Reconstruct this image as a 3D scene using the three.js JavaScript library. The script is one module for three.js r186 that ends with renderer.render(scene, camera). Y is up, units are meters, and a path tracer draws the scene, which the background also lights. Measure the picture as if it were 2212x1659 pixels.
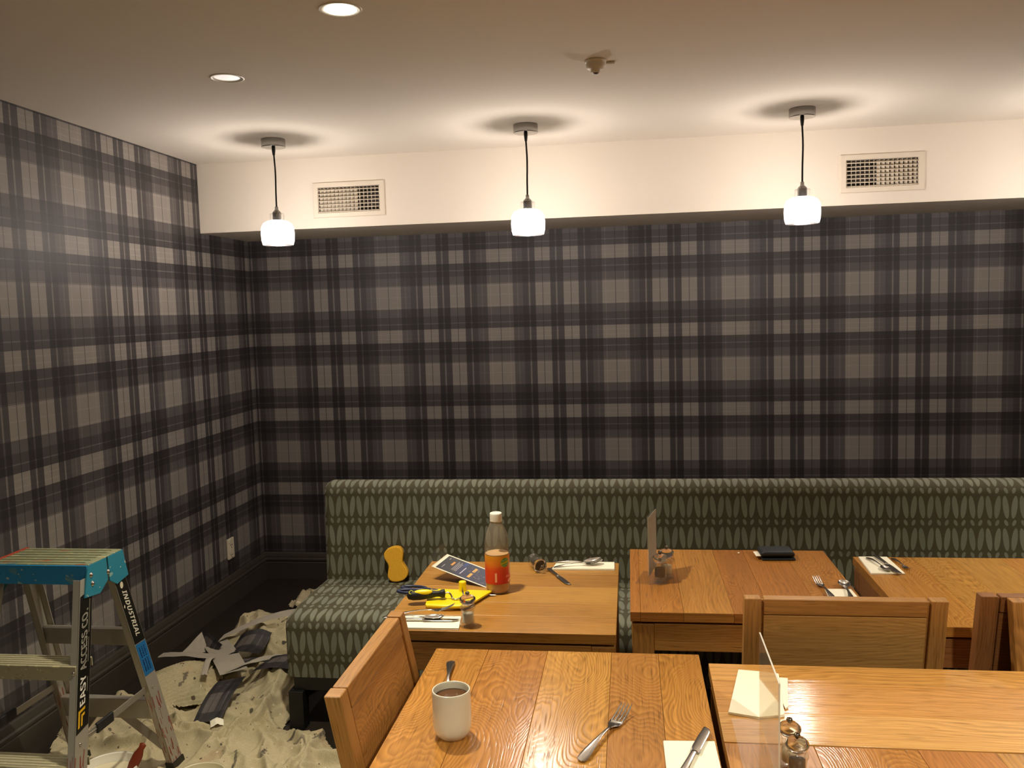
import * as THREE from 'three';
import { RoundedBoxGeometry } from 'three/addons/geometries/RoundedBoxGeometry.js';
import { mergeGeometries } from 'three/addons/utils/BufferGeometryUtils.js';
import { ImprovedNoise } from 'three/addons/math/ImprovedNoise.js';

// ---------------------------------------------------------------- camera, exposure
const scene = new THREE.Scene();
scene.background = new THREE.Color(0, 0, 0);
const camera = new THREE.PerspectiveCamera(2 * Math.atan(829.5 / 1870) * 180 / Math.PI, 2212 / 1659, 0.05, 60);
camera.position.set(0, 1.68, 0);
camera.rotation.set(-4.80 * Math.PI / 180, 7.79 * Math.PI / 180, -1.672 * Math.PI / 180, 'YXZ');
const renderer = new THREE.WebGLRenderer({ antialias: true });
renderer.toneMapping = THREE.LinearToneMapping;
renderer.toneMappingExposure = 1.2;
renderer.shadowMap.enabled = true;
// lamp strengths (candela) and colours; the lamps themselves are built below, each with its own light
const PENDANT_CD = 0.82, PENDANT_COLOR = [1.0, 0.88, 0.81];
const DOWN_CD = 10.4, DOWN_COLOR = [1.0, 0.91, 0.70];
const CEIL = 2.545, WALL_X = -2.37, WALL_Z = -5.24, SOFFIT_Z = -4.63, SOFFIT_Y = 2.165, RIGHT_X = 4.4, FRONT_Z = 3.2;

// ---------------------------------------------------------------- helpers
function rng(seed) { let s = seed >>> 0; return () => { s = (s + 0x6d2b79f5) | 0; let t = Math.imul(s ^ (s >>> 15), 1 | s); t = (t + Math.imul(t ^ (t >>> 7), 61 | t)) ^ t; return ((t ^ (t >>> 14)) >>> 0) / 4294967296; }; }
const N3 = new ImprovedNoise();
const noise = (x, y, z = 0.5) => N3.noise(x, y, z);
const fbm = (x, y, o = 3) => { let a = 0, k = 0.5; for (let i = 0; i < o; i++) { a += k * noise(x, y, 3.1 + i * 7.7); x *= 2.03; y *= 2.03; k *= 0.5; } return a; };
const sm = (a, b, x) => { const t = Math.min(1, Math.max(0, (x - a) / (b - a))); return t * t * (3 - 2 * t); };
const V = (x, y, z) => new THREE.Vector3(x, y, z);
const taken = {};
function numbered(name) { taken[name] = (taken[name] ?? -1) + 1; return taken[name] ? name + '_' + String(taken[name]).padStart(3, '0') : name; }
function thing(name, label, category, pos = [0, 0, 0], turn = 0, group) {
  const o = new THREE.Group(); o.name = numbered(name); scene.add(o);
  o.position.set(...pos); o.rotation.y = turn; o.userData = { label, category };
  if (group) o.userData.group = group;
  return o;
}
function part(name, geo, mat, parent, label) {
  const m = new THREE.Mesh(geo, mat); m.name = name; m.castShadow = m.receiveShadow = true; parent.add(m);
  if (label) m.userData.label = label;
  return m;
}
function single(name, label, category, geo, mat, group) {
  const m = part(numbered(name), geo, mat, scene); m.userData = { label, category };
  if (group) m.userData.group = group;
  return m;
}
function struct(name, geo, mat) { const m = part(name, geo, mat, scene); m.userData.kind = 'structure'; return m; }
function copyOf(o, pos, turn, label) {
  const c = o.clone(); c.name = numbered(o.name.replace(/_\d{3}$/, '')); scene.add(c);
  if (pos) c.position.set(...pos);
  if (turn !== undefined) c.rotation.y = turn;
  c.userData = { ...o.userData, label: label ?? o.userData.label };
  return c;
}
const merge = (l) => mergeGeometries(l.map((g) => { const q = g.index ? g.toNonIndexed() : g; for (const k of Object.keys(q.attributes)) if (!['position', 'normal', 'uv'].includes(k)) q.deleteAttribute(k); return q; }));
function canvas(w, h, draw) { const c = document.createElement('canvas'); c.width = w; c.height = h; draw(c.getContext('2d'), w, h); const t = new THREE.CanvasTexture(c); t.colorSpace = THREE.SRGBColorSpace; t.wrapS = t.wrapT = THREE.RepeatWrapping; t.anisotropy = 8; return t; }
function dataTex(w, h, f, srgb) {
  const d = new Uint8Array(w * h * 4);
  for (let y = 0; y < h; y++) for (let x = 0; x < w; x++) { const c = f(x, y), i = (y * w + x) * 4; d[i] = c[0]; d[i + 1] = c[1]; d[i + 2] = c[2]; d[i + 3] = 255; }
  const t = new THREE.DataTexture(d, w, h); t.magFilter = THREE.LinearFilter; t.minFilter = THREE.LinearMipmapLinearFilter; t.generateMipmaps = true;
  t.wrapS = t.wrapT = THREE.MirroredRepeatWrapping; if (srgb) t.colorSpace = THREE.SRGBColorSpace; t.needsUpdate = true; return t;
}
// uv from position: grain axis 0/1/2 runs along v; metres times scale
function boxUV(geo, grain = 0, ou = 0, ov = 0, su = 1, sv = su) {
  const p = geo.attributes.position, n = geo.attributes.normal, uv = new Float32Array(p.count * 2);
  for (let i = 0; i < p.count; i++) {
    const a = [p.getX(i), p.getY(i), p.getZ(i)], m = [Math.abs(n.getX(i)), Math.abs(n.getY(i)), Math.abs(n.getZ(i))];
    const k = m[0] >= m[1] && m[0] >= m[2] ? 0 : m[1] >= m[2] ? 1 : 2;
    let va = grain, ua;
    if (k === grain) { va = (grain + 1) % 3; ua = (grain + 2) % 3; uv[2 * i] = (a[ua] * 1.0) * su + ou; uv[2 * i + 1] = a[va] * sv * 0.3 + ov; continue; }
    ua = 3 - k - grain; uv[2 * i] = (a[ua] + a[k] * 0.7) * su + ou; uv[2 * i + 1] = a[va] * sv + ov;
  }
  geo.setAttribute('uv', new THREE.BufferAttribute(uv, 2)); return geo;
}
const wr = rng(77);
function board(w, h, d, grain, r = 0.003, c = [0, 0, 0]) { const g = new RoundedBoxGeometry(w, h, d, 2, Math.min(r, w / 2.01, h / 2.01, d / 2.01)); boxUV(g, grain, wr() * 7, wr() * 7); return g.translate(...c); }
const rbox = (w, h, d, r = 0.003, c = [0, 0, 0]) => new RoundedBoxGeometry(w, h, d, 2, Math.min(r, w / 2.01, h / 2.01, d / 2.01)).translate(...c);
const lathe = (pts, seg = 40) => new THREE.LatheGeometry(pts.map((p) => new THREE.Vector2(p[0], p[1])), seg);
const tube = (pts, r, seg = 40, rs = 8) => new THREE.TubeGeometry(new THREE.CatmullRomCurve3(pts), seg, r, rs, false);
// a beam of rectangular section (wx by wz) between two centres, its ends level
function beam(a, b, wx, wz, uvs = false) {
  const c = []; for (const [p] of [[a], [b]]) for (const [sx, sz] of [[-1, -1], [1, -1], [1, 1], [-1, 1]]) c.push([p.x + sx * wx / 2, p.y, p.z + sz * wz / 2]);
  const f = [[0, 1, 2, 3], [7, 6, 5, 4], [4, 5, 1, 0], [5, 6, 2, 1], [6, 7, 3, 2], [7, 4, 0, 3]], pos = [], uv = [];
  for (const q of f) for (const [i, s, t] of [[0, 0, 1], [1, 1, 1], [2, 1, 0], [0, 0, 1], [2, 1, 0], [3, 0, 0]]) { pos.push(...c[q[i]]); uv.push(s, t); }
  let g = new THREE.BufferGeometry(); g.setAttribute('position', new THREE.Float32BufferAttribute(pos, 3)); g.setAttribute('uv', new THREE.Float32BufferAttribute(uv, 2)); g.computeVertexNormals();
  if (V(...c[1]).sub(V(...c[0])).cross(V(...c[4]).sub(V(...c[0]))).dot(V(0, 0, 1)) > 0 !== (b.y > a.y)) { /* orientation does not matter: both sides are drawn */ }
  return g;
}
// cutlery-like strip: stations {x, y, w (half width), d (dish depth), t (thickness)} lofted along x
function strip(st, m = 8) {
  const pos = [], idx = [], row = 2 * (m + 1);
  for (const s of st) for (let side = 0; side < 2; side++) for (let j = 0; j <= m; j++) {
    const v = (j / m) * 2 - 1, z = (side ? -v : v) * s.w, r = 1 - v * v;
    const y = s.y - s.d * r + (side ? -s.t / 2 : s.t / 2) * (0.35 + 0.65 * Math.sqrt(Math.max(0, r)));
    pos.push(s.x, y, z + (s.z ?? 0));
  }
  for (let i = 0; i < st.length - 1; i++) for (let j = 0; j < row; j++) { const a = i * row + j, b = i * row + (j + 1) % row, c = a + row, d = b + row; idx.push(a, b, c, b, d, c); }
  for (const e of [0, st.length - 1]) for (let j = 1; j < row - 1; j++) { const o = e * row; e ? idx.push(o, o + j, o + j + 1) : idx.push(o, o + j + 1, o + j); }
  const g = new THREE.BufferGeometry(); g.setAttribute('position', new THREE.Float32BufferAttribute(pos, 3)); g.setIndex(idx); g.computeVertexNormals();
  g.setAttribute('uv', new THREE.Float32BufferAttribute(new Float32Array(pos.length / 3 * 2), 2)); return g;
}
function extrude(pts, depth, bevel = 0, seg = 2) {
  const s = new THREE.Shape(pts.map((p) => new THREE.Vector2(p[0], p[1])));
  return new THREE.ExtrudeGeometry(s, { depth, bevelEnabled: bevel > 0, bevelSize: bevel, bevelThickness: bevel, bevelSegments: seg, bevelOffset: -bevel, curveSegments: 16 });
}
function sheet(nu, nv, f) {   // parametric sheet, f(u, v) -> [x, y, z]
  const pos = [], uv = [], idx = [];
  for (let i = 0; i <= nu; i++) for (let j = 0; j <= nv; j++) { pos.push(...f(i / nu, j / nv)); uv.push(i / nu, j / nv); }
  for (let i = 0; i < nu; i++) for (let j = 0; j < nv; j++) { const a = i * (nv + 1) + j, b = a + nv + 1; idx.push(a, a + 1, b, b, a + 1, b + 1); }
  const g = new THREE.BufferGeometry(); g.setAttribute('position', new THREE.Float32BufferAttribute(pos, 3)); g.setAttribute('uv', new THREE.Float32BufferAttribute(uv, 2)); g.setIndex(idx); g.computeVertexNormals(); return g;
}
// ---------------------------------------------------------------- materials
const std = (o) => new THREE.MeshStandardMaterial(o), phys = (o) => new THREE.MeshPhysicalMaterial(o);
// oak: u across (1 texture = 0.8 m), v along the grain (1 texture = 1.6 m)
function woodData(swirl, seed) {
  const W = 1024, H = 1024, h = new Float32Array(W * H), q = new Float32Array(W * H);
  for (let y = 0; y < H; y++) for (let x = 0; x < W; x++) {
    const u = x / W * 0.8, v = y / H * 1.6;
    const ph = swirl * noise(u * 6.5 + seed, v * 2.4, seed) * 17 + swirl * noise(u * 17, v * 6, seed + 4) * 2.2 + u * (swirl > 0.5 ? 70 : 90) + noise(u * 70, v * 5, seed + 9) * 0.5 + noise(u * 40, v * 14, seed + 11) * 0.3;
    const f = ph - Math.floor(ph), ring = f < 0.72 ? f / 0.72 : (1 - f) / 0.28;
    const streak = noise(u * 150, v * 3.2, seed + 2), pore = Math.max(0, noise(u * 330, v * 16, seed + 6) - 0.22) * 2.2;
    const broad = fbm(u * 3 + 9, v * 1.3 + seed, 2);
    h[y * W + x] = 0.62 + (swirl > 0.5 ? 0.27 : 0.17) * (ring - 0.5) * -0.95 * (0.85 + 0.8 * noise(u * 9, v * 4, seed + 15)) + streak * 0.12 - pore * 0.27 + broad * 0.24;
    q[y * W + x] = 0.5 + broad * 0.6 + streak * 0.15;
  }
  return { W, H, h, q };
}
function woodSet(d) {
  const map = dataTex(d.W, d.H, (x, y) => { const k = Math.max(0, Math.min(1, d.h[y * d.W + x])), w = d.q[y * d.W + x]; const l = 0.52 + 0.62 * k; return [Math.min(255, 232 * l), Math.min(255, (226 + 10 * (w - 0.5)) * Math.pow(l, 1.08)), Math.min(255, (216 + 22 * (w - 0.5)) * Math.pow(l, 1.25))]; }, true);
  const bump = dataTex(d.W, d.H, (x, y) => { const k = 255 * Math.max(0, Math.min(1, d.h[y * d.W + x])); return [k, k, k]; }, false);
  for (const t of [map, bump]) { t.repeat.set(1 / 0.8, 1 / 1.6); }
  return { map, bump };
}
const W1 = woodSet(woodData(1, 3.3)), W2 = woodSet(woodData(0.28, 8.8));
const wood = (set, color, rough, bs = 0.0006) => std({ map: set.map, bumpMap: set.bump, bumpScale: bs, color, roughness: rough });
const OAK = {
  swirl: [wood(W1, '#d4984a', 0.195, 0.0005), wood(W1, '#cc8e46', 0.195, 0.0005), wood(W1, '#dca454', 0.195, 0.0005), wood(W1, '#ca904c', 0.195, 0.0005)],
  plain: [wood(W2, '#d49e50', 0.3), wood(W2, '#cc964c', 0.3), wood(W2, '#dba656', 0.3)],
  red: [wood(W2, '#cf8c46', 0.3), wood(W1, '#ce8e46', 0.3), wood(W2, '#d69a50', 0.3), wood(W1, '#c98846', 0.3)],
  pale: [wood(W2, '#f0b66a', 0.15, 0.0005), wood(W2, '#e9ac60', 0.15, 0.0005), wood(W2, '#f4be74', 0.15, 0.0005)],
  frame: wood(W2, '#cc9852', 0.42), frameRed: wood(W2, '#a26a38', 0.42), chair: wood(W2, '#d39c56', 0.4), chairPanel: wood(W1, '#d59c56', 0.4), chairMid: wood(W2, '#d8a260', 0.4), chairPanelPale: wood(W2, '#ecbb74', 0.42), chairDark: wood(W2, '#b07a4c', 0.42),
};
const metal = (color, rough) => std({ color, metalness: 1, roughness: rough });
const M = {
  steel: metal('#d6d2ca', 0.16), chrome: metal('#96938f', 0.12), alu: std({ color: '#b5afa3', metalness: 0.75, roughness: 0.5 }), screw: metal('#d8d4cc', 0.25),
  ceiling: std({ color: '#e6dfd2', roughness: 0.95 }), plaster: std({ color: '#ece4d6', roughness: 0.9 }), cream: std({ color: '#d8ccb6', roughness: 0.9 }),
  skirting: std({ color: '#3f3a32', roughness: 0.42 }), floor: std({ color: '#27211b', roughness: 0.45 }),
  black: std({ color: '#0d0c0c', roughness: 0.5 }), blackPlastic: std({ color: '#121211', roughness: 0.45 }), softBlack: std({ color: '#17181a', roughness: 0.55 }),
  whitePlastic: std({ color: '#e9e4d6', roughness: 0.35 }), napkin: std({ color: '#f3edd9', roughness: 0.95 }),
  ceramic: phys({ color: '#e6e2d0', roughness: 0.22, clearcoat: 0.5, clearcoatRoughness: 0.1 }), coffee: phys({ color: '#59371b', roughness: 0.12 }),
  yellow: std({ color: '#f2d40a', roughness: 0.38 }), acrylic: phys({ color: '#ffffff', transmission: 1, thickness: 0, roughness: 0.03, ior: 1.49 }),
  glass: phys({ color: '#ffffff', transmission: 1, thickness: 0.004, roughness: 0.03, ior: 1.49 }), bottlePlastic: phys({ color: '#f4efe4', transmission: 0.9, thickness: 0, roughness: 0.06, ior: 1.45 }),
  shade: phys({ color: '#ffffff', transmission: 1, thickness: 0, roughness: 0.3, ior: 1.5 }),
  bulb: std({ color: '#ffffff', emissive: new THREE.Color(1, 0.86, 0.68), emissiveIntensity: 60, roughness: 0.4 }),
  lens: std({ color: '#ffffff', emissive: new THREE.Color(1, 0.93, 0.78), emissiveIntensity: 18, roughness: 0.4 }),
  dimLens: std({ color: '#f4efe6', emissive: new THREE.Color(1, 0.93, 0.86), emissiveIntensity: 0.62, roughness: 0.5 }),
  millBody: phys({ color: '#f4f2ec', transmission: 0.97, thickness: 0, roughness: 0.03, ior: 1.6 }),
  hazy: phys({ color: '#e9e0d0', transmission: 0.86, thickness: 0, roughness: 0.05, ior: 1.49 }), edge: phys({ color: '#eeeade', transmission: 0.4, thickness: 0, roughness: 0.35 }),
  duct: std({ color: '#58514b', roughness: 0.9 }), vent: std({ color: '#e4dac8', roughness: 0.6 }),
  cord: std({ color: '#191512', roughness: 0.8 }), salt: std({ color: '#efe9dc', roughness: 0.9 }), pepper: std({ color: '#20130c', roughness: 0.9 }),
  juice: std({ color: '#c88a23', roughness: 0.3 }), juiceTop: std({ color: '#d9b48a', roughness: 0.6 }), detector: std({ color: '#d8cfbc', roughness: 0.5 }),
  paperBack: std({ color: '#a0988b', roughness: 0.9, side: THREE.DoubleSide }), navy: std({ color: '#232a48', roughness: 0.4 }), wallet: std({ color: '#1b2023', roughness: 0.5 }),
};
// tartan wallpaper: one repeat is 0.70 m wide and 0.477 m high
const plaid = (() => {
  const W = 1024, H = 700;
  const prof = (n, segs, lines) => { const a = new Float32Array(n).fill(1); for (const [s, e, k] of segs) for (let i = Math.floor(s * n); i < e * n; i++) a[i] = k; for (const [c, w, k] of lines) for (let i = Math.floor((c - w / 2) * n); i < (c + w / 2) * n; i++) a[(i + n) % n] = k; return a; };
  const mid = 0.4, dk = 0.23, wl = 0.72, hair = 0.4;
  const cx = prof(W, [[0.227, 0.315, mid], [0.315, 0.423, dk], [0.555, 0.667, dk], [0.798, 0.91, dk], [0.91, 1, mid]],
    [[0.113, 0.006, hair], [0.488, 0.006, hair], [0.732, 0.006, hair], [0.371, 0.012, wl], [0.6075, 0.012, wl], [0.854, 0.012, wl], [0.03, 0.006, 1.16], [0.193, 0.006, 1.16], [0.268, 0.008, 0.58], [0.955, 0.008, 0.58]]);
  const cy = prof(H, [[0.308, 0.405, mid], [0.405, 0.568, dk], [0.737, 0.9, dk], [0.9, 0.99, mid]],
    [[0.004, 0.006, hair], [0.303, 0.007, hair], [0.496, 0.01, 0.52], [0.826, 0.01, 0.52], [0.145, 0.008, 1.14], [0.028, 0.012, 1.12], [0.28, 0.012, 1.12], [0.625, 0.01, 1.14], [0.685, 0.01, 1.14], [0.994, 0.006, hair]]);
  const r = rng(5), base = [0.25, 0.229, 0.205];
  return dataTex(W, H, (x, yy) => {
    const y = H - 1 - yy; let k = cx[x] * cy[y]; k = 0.035 + 0.965 * k;
    if (cy[y] < 0.9 && cy[y] !== hair && [0.03, 0.193].some((c) => Math.abs(x / W - c) < 0.003)) k *= 1.45;
    const weave = 1 + ((x + y) % 3 === 0 ? 0.07 : -0.03) + (r() - 0.5) * 0.16;
    const dark = 1 - Math.min(1, k), out = [];
    for (let i = 0; i < 3; i++) { let c = base[i] * k * weave * (i === 2 ? 1 + dark * 0.16 : i === 1 ? 1 - dark * 0.02 : 1); c = Math.min(1, c); out.push(255 * (c <= 0.0031308 ? 12.92 * c : 1.055 * Math.pow(c, 1 / 2.4) - 0.055)); }
    return out;
  }, true);
})();
plaid.wrapS = plaid.wrapT = THREE.RepeatWrapping;
M.plaid = phys({ map: plaid, roughness: 0.55 });
const plaidScrap = plaid.clone(); plaidScrap.repeat.set(0.3, 0.42); plaidScrap.offset.set(0.62, 0.08);
M.plaidScrap = std({ color: '#a39ca0', map: plaidScrap, roughness: 0.6, side: THREE.DoubleSide });
// bench fabric: leaf pairs, 0.066 m by 0.135 m, 8 x 4 repeats per texture
const fabric = canvas(1024, 1024, (g, W, H) => {
  g.fillStyle = '#4b4633'; g.fillRect(0, 0, W, H);
  const pw = W / 8, ph = H / 4, leaf = (x, y, rx, ry, a, c) => { g.fillStyle = c; g.beginPath(); g.ellipse(x, y, rx, ry, a, 0, 7); g.fill(); };
  for (let i = -1; i <= 8; i++) for (let j = -1; j <= 4; j++) {
    const x = i * pw, y = j * ph, c = ['#767869', '#727566', '#797b6b'][(i + j + 9) % 3];
    for (const s of [-1, 1]) {
      leaf(x + pw * (0.5 + s * 0.255), y + ph * 0.385, pw * 0.175, ph * 0.355, s * 0.12, c);
      leaf(x + pw * (0.5 + s * 0.235), y + ph * 0.872, pw * 0.105, ph * 0.098, -s * 0.4 * -1, c);
    }
  }
  const r = rng(12), im = g.getImageData(0, 0, W, H), d = im.data;
  for (let k = 0; k < d.length; k += 4) { const n = 1 + (r() - 0.5) * 0.24 + (((k >> 2) % W + ((k >> 2) / W | 0)) % 2 ? 0.05 : -0.05); for (let c = 0; c < 3; c++) d[k + c] = Math.min(255, d[k + c] * n); }
  g.putImageData(im, 0, 0);
});
M.fabric = phys({ map: fabric, roughness: 0.9, sheen: 0.25, sheenColor: new THREE.Color('#6b6a5a'), sheenRoughness: 0.6 });
// splashed cream cotton for the drop cloths: 1 texture = 1 m
const splash = canvas(1024, 1024, (g, W, H) => {
  g.fillStyle = '#b3a787'; g.fillRect(0, 0, W, H); const r = rng(31);
  for (let i = 0; i < 60; i++) { g.fillStyle = `rgba(${140 + 30 * r()},${125 + 25 * r()},${95 + 20 * r()},${0.12 + 0.16 * r()})`; g.beginPath(); g.ellipse(r() * W, r() * H, 12 + 60 * r(), 8 + 40 * r(), r() * 3, 0, 7); g.fill(); }
  for (let i = 0; i < 22; i++) { g.fillStyle = ['rgba(70,64,54,0.5)', 'rgba(96,88,72,0.45)', 'rgba(52,47,42,0.5)'][i % 3]; let x = r() * W, y = r() * H; const a = r() * 6.3; for (let k = 0; k < 7; k++) { g.beginPath(); g.ellipse(x, y, 4 + 12 * r(), 3 + 7 * r(), a, 0, 7); g.fill(); x += 12 * Math.cos(a + r() - 0.5); y += 12 * Math.sin(a + r() - 0.5); } }
  for (let i = 0; i < 420; i++) { const big = r() < 0.06, s = big ? 6 + 10 * r() : 1 + 3.4 * r(); g.fillStyle = ['#2c2a26', '#4b463c', '#5c5443', '#3c2c22', '#e6dcc0', '#6d6448'][r() * 6 | 0]; g.globalAlpha = 0.75; g.beginPath(); g.ellipse(r() * W, r() * H, s, s * (0.4 + 0.6 * r()), r() * 3, 0, 7); g.fill(); }
  g.globalAlpha = 1; const im = g.getImageData(0, 0, W, H), d = im.data; for (let k = 0; k < d.length; k += 4) { const n = 1 + (r() - 0.5) * 0.2; for (let c = 0; c < 3; c++) d[k + c] = Math.min(255, d[k + c] * n); } g.putImageData(im, 0, 0);
});
M.cloth = std({ map: splash, roughness: 0.95, side: THREE.DoubleSide });

// ---------------------------------------------------------------- room
{
  // ceiling with round holes for the recessed lights
  const DOWN = [[-0.793, -2.445, 0.052], [-1.415, -3.03, 0.052]];
  const ROOM_DOWN = [[0.95, -0.75, 0.052], [-1.3, -0.2, 0.052], [2.35, -2.45, 0.052], [0.9, 1.4, 0.052], [2.9, 0.9, 0.052]];
  const s = new THREE.Shape(); s.moveTo(WALL_X - 0.1, -FRONT_Z); s.lineTo(RIGHT_X + 0.1, -FRONT_Z); s.lineTo(RIGHT_X + 0.1, -WALL_Z + 0.1); s.lineTo(WALL_X - 0.1, -WALL_Z + 0.1);
  for (const [x, z, r] of [...DOWN, ...ROOM_DOWN]) { const h = new THREE.Path(); h.absarc(x, -z, r, 0, Math.PI * 2, true); s.holes.push(h); }
  const g = new THREE.ExtrudeGeometry(s, { depth: 0.12, bevelEnabled: false, curveSegments: 24 }); g.rotateX(-Math.PI / 2); g.translate(0, CEIL, 0);
  struct('ceiling', g, M.ceiling);
  struct('floor', new THREE.BoxGeometry(RIGHT_X - WALL_X + 0.4, 0.1, FRONT_Z - WALL_Z + 0.4).translate((RIGHT_X + WALL_X) / 2, -0.05, (FRONT_Z + WALL_Z) / 2), M.floor);
  const wallUV = (g, fu, fv) => { const p = g.attributes.position, uv = new Float32Array(p.count * 2); for (let i = 0; i < p.count; i++) { const v = V(p.getX(i), p.getY(i), p.getZ(i)); uv[2 * i] = fu(v); uv[2 * i + 1] = fv(v); } g.setAttribute('uv', new THREE.BufferAttribute(uv, 2)); return g; };
  const fv = (v) => (v.y - 1.854) / 0.477;
  struct('wall_back', wallUV(new THREE.BoxGeometry(RIGHT_X - WALL_X + 0.2, CEIL, 0.1).translate((RIGHT_X + WALL_X) / 2, CEIL / 2, WALL_Z - 0.05), (v) => (v.x + 2.25) / 0.6985, fv), M.plaid);
  struct('wall_left', wallUV(new THREE.BoxGeometry(0.1, CEIL, FRONT_Z - WALL_Z + 0.2).translate(WALL_X - 0.05, CEIL / 2, (FRONT_Z + WALL_Z) / 2), (v) => (-v.z - 3.435) / 0.7205, fv), M.plaid);
  struct('wall_right', new THREE.BoxGeometry(0.1, CEIL, FRONT_Z - WALL_Z + 0.2).translate(RIGHT_X + 0.05, CEIL / 2, (FRONT_Z + WALL_Z) / 2), M.cream);
  struct('wall_front', new THREE.BoxGeometry(RIGHT_X - WALL_X + 0.2, CEIL, 0.1).translate((RIGHT_X + WALL_X) / 2, CEIL / 2, FRONT_Z + 0.05), M.cream);
  // bulkhead box under the ceiling, its front pierced for two air vents
  const VENT = [[-1.501, 2.3145], [1.272, 2.3195]];
  const f = new THREE.Shape(); f.moveTo(WALL_X, SOFFIT_Y); f.lineTo(RIGHT_X, SOFFIT_Y); f.lineTo(RIGHT_X, CEIL); f.lineTo(WALL_X, CEIL);
  for (const [x, y] of VENT) { const h = new THREE.Path(); h.moveTo(x - 0.176, y - 0.07); h.lineTo(x - 0.176, y + 0.07); h.lineTo(x + 0.176, y + 0.07); h.lineTo(x + 0.176, y - 0.07); f.holes.push(h); }
  const front = new THREE.ExtrudeGeometry(f, { depth: 0.02, bevelEnabled: false }).translate(0, 0, SOFFIT_Z - 0.02);
  struct('ceiling_bulkhead', merge([front, new THREE.BoxGeometry(RIGHT_X - WALL_X, 0.02, SOFFIT_Z - 0.02 - WALL_Z).translate((RIGHT_X + WALL_X) / 2, SOFFIT_Y + 0.01, (SOFFIT_Z - 0.02 + WALL_Z) / 2)]), M.plaster);
  // skirting boards
  const prof = [[0, 0], [0.022, 0], [0.022, 0.108], [0.019, 0.112], [0.019, 0.118], [0.024, 0.122], [0.024, 0.132], [0.017, 0.138], [0.015, 0.15], [0.009, 0.165], [0.004, 0.172], [0, 0.172]];
  const sk = (len) => extrude(prof, len);
  struct('baseboard_back', sk(RIGHT_X - WALL_X).rotateY(-Math.PI / 2).translate(RIGHT_X, 0, WALL_Z).applyMatrix4(new THREE.Matrix4()), M.skirting);
  struct('baseboard_left', sk(FRONT_Z - WALL_Z).translate(WALL_X, 0, WALL_Z), M.skirting);
  // ------------------------------------------------------------ air vents
  VENT.forEach(([x, y], k) => {
    const t = thing('air_vent', ['white air vent grille in the bulkhead just right of the pendant nearest the left wall', 'white air vent grille in the bulkhead just right of the third pendant'][k], 'air vent', [x, y, SOFFIT_Z]);
    const o = new THREE.Shape(); o.moveTo(-0.2015, -0.0945); o.lineTo(0.2015, -0.0945); o.lineTo(0.2015, 0.0945); o.lineTo(-0.2015, 0.0945);
    const h = new THREE.Path(); h.moveTo(-0.173, -0.068); h.lineTo(-0.173, 0.068); h.lineTo(0.173, 0.068); h.lineTo(0.173, -0.068); o.holes.push(h);
    part('frame', new THREE.ExtrudeGeometry(o, { depth: 0.006, bevelEnabled: true, bevelSize: 0.004, bevelThickness: 0.004, bevelOffset: -0.004, bevelSegments: 2 }), M.vent, t);
    const D = 0.11; part('duct', merge([new THREE.BoxGeometry(0.352, 0.14, 0.004).translate(0, 0, -D), ...[-1, 1].map((q) => new THREE.BoxGeometry(0.004, 0.14, D - 0.022).translate(q * 0.174, 0, -D / 2 - 0.011)), ...[-1, 1].map((q) => new THREE.BoxGeometry(0.344, 0.004, D - 0.022).translate(0, q * 0.068, -D / 2 - 0.011))]), M.duct, t, 'dark duct opening');
    const hb = rbox(0.346, 0.0035, 0.016, 0.001), vb = rbox(0.0028, 0.136, 0.02, 0.001);
    for (let i = 0; i < 7; i++) { const b = part('horizontal_blade', hb, M.vent, t); b.position.set(0, 0.055 - i * 0.0195, -0.006); b.rotation.x = k ? 0.35 : 0.3; }
    for (let i = 0; i < 16; i++) { const b = part('vertical_blade', vb, M.vent, t); b.position.set(-0.1635 + i * 0.0218, 0, -0.026); b.rotation.y = (k ? (i < 7 ? -0.15 : 0.75) : (i < 10 ? -0.8 : 0.1)); }
  });
  // ------------------------------------------------------------ recessed lights
  const down = (x, z, lit, label, cd) => {
    const t = thing('recessed_downlight', label, 'downlight', [x, CEIL, z]);
    part('trim_ring', lathe([[0.046, 0.012], [0.046, -0.0015], [0.058, -0.003], [0.061, -0.0005], [0.061, 0.0]], 40), M.whitePlastic, t);
    part('reflector', lathe([[0.0465, 0.0], [0.0475, 0.02], [0.045, 0.045], [0.0, 0.05]], 40), M.whitePlastic, t);
    part('lens', lathe([[0, -0.001], [0.03, -0.0005], [0.0455, 0.002], [0.0455, 0.006], [0, 0.006]], 40), lit ? M.lens : M.dimLens, t, lit ? 'glowing lens' : 'pale lens');
    const sp = new THREE.SpotLight(new THREE.Color(...DOWN_COLOR), cd, 0, 1.02, 0.55, 2); sp.name = 'downlight_beam'; sp.position.set(0, -0.012, 0); sp.target.position.set(0, -2, 0); sp.shadow.radius = 2; sp.castShadow = true; t.add(sp, sp.target); return t;
  };
  down(-0.793, -2.445, true, 'lit recessed downlight glaring white at the top of the ceiling', DOWN_CD);
  down(-1.415, -3.03, false, 'pale recessed downlight without glare, nearest the left wall', 0.05);
  for (const [x, z] of ROOM_DOWN) { const t = down(x, z, true, 'lit recessed downlight in the ceiling outside the picture', DOWN_CD * 1.4); t.userData.group = 'downlights outside the picture'; }
}
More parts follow.
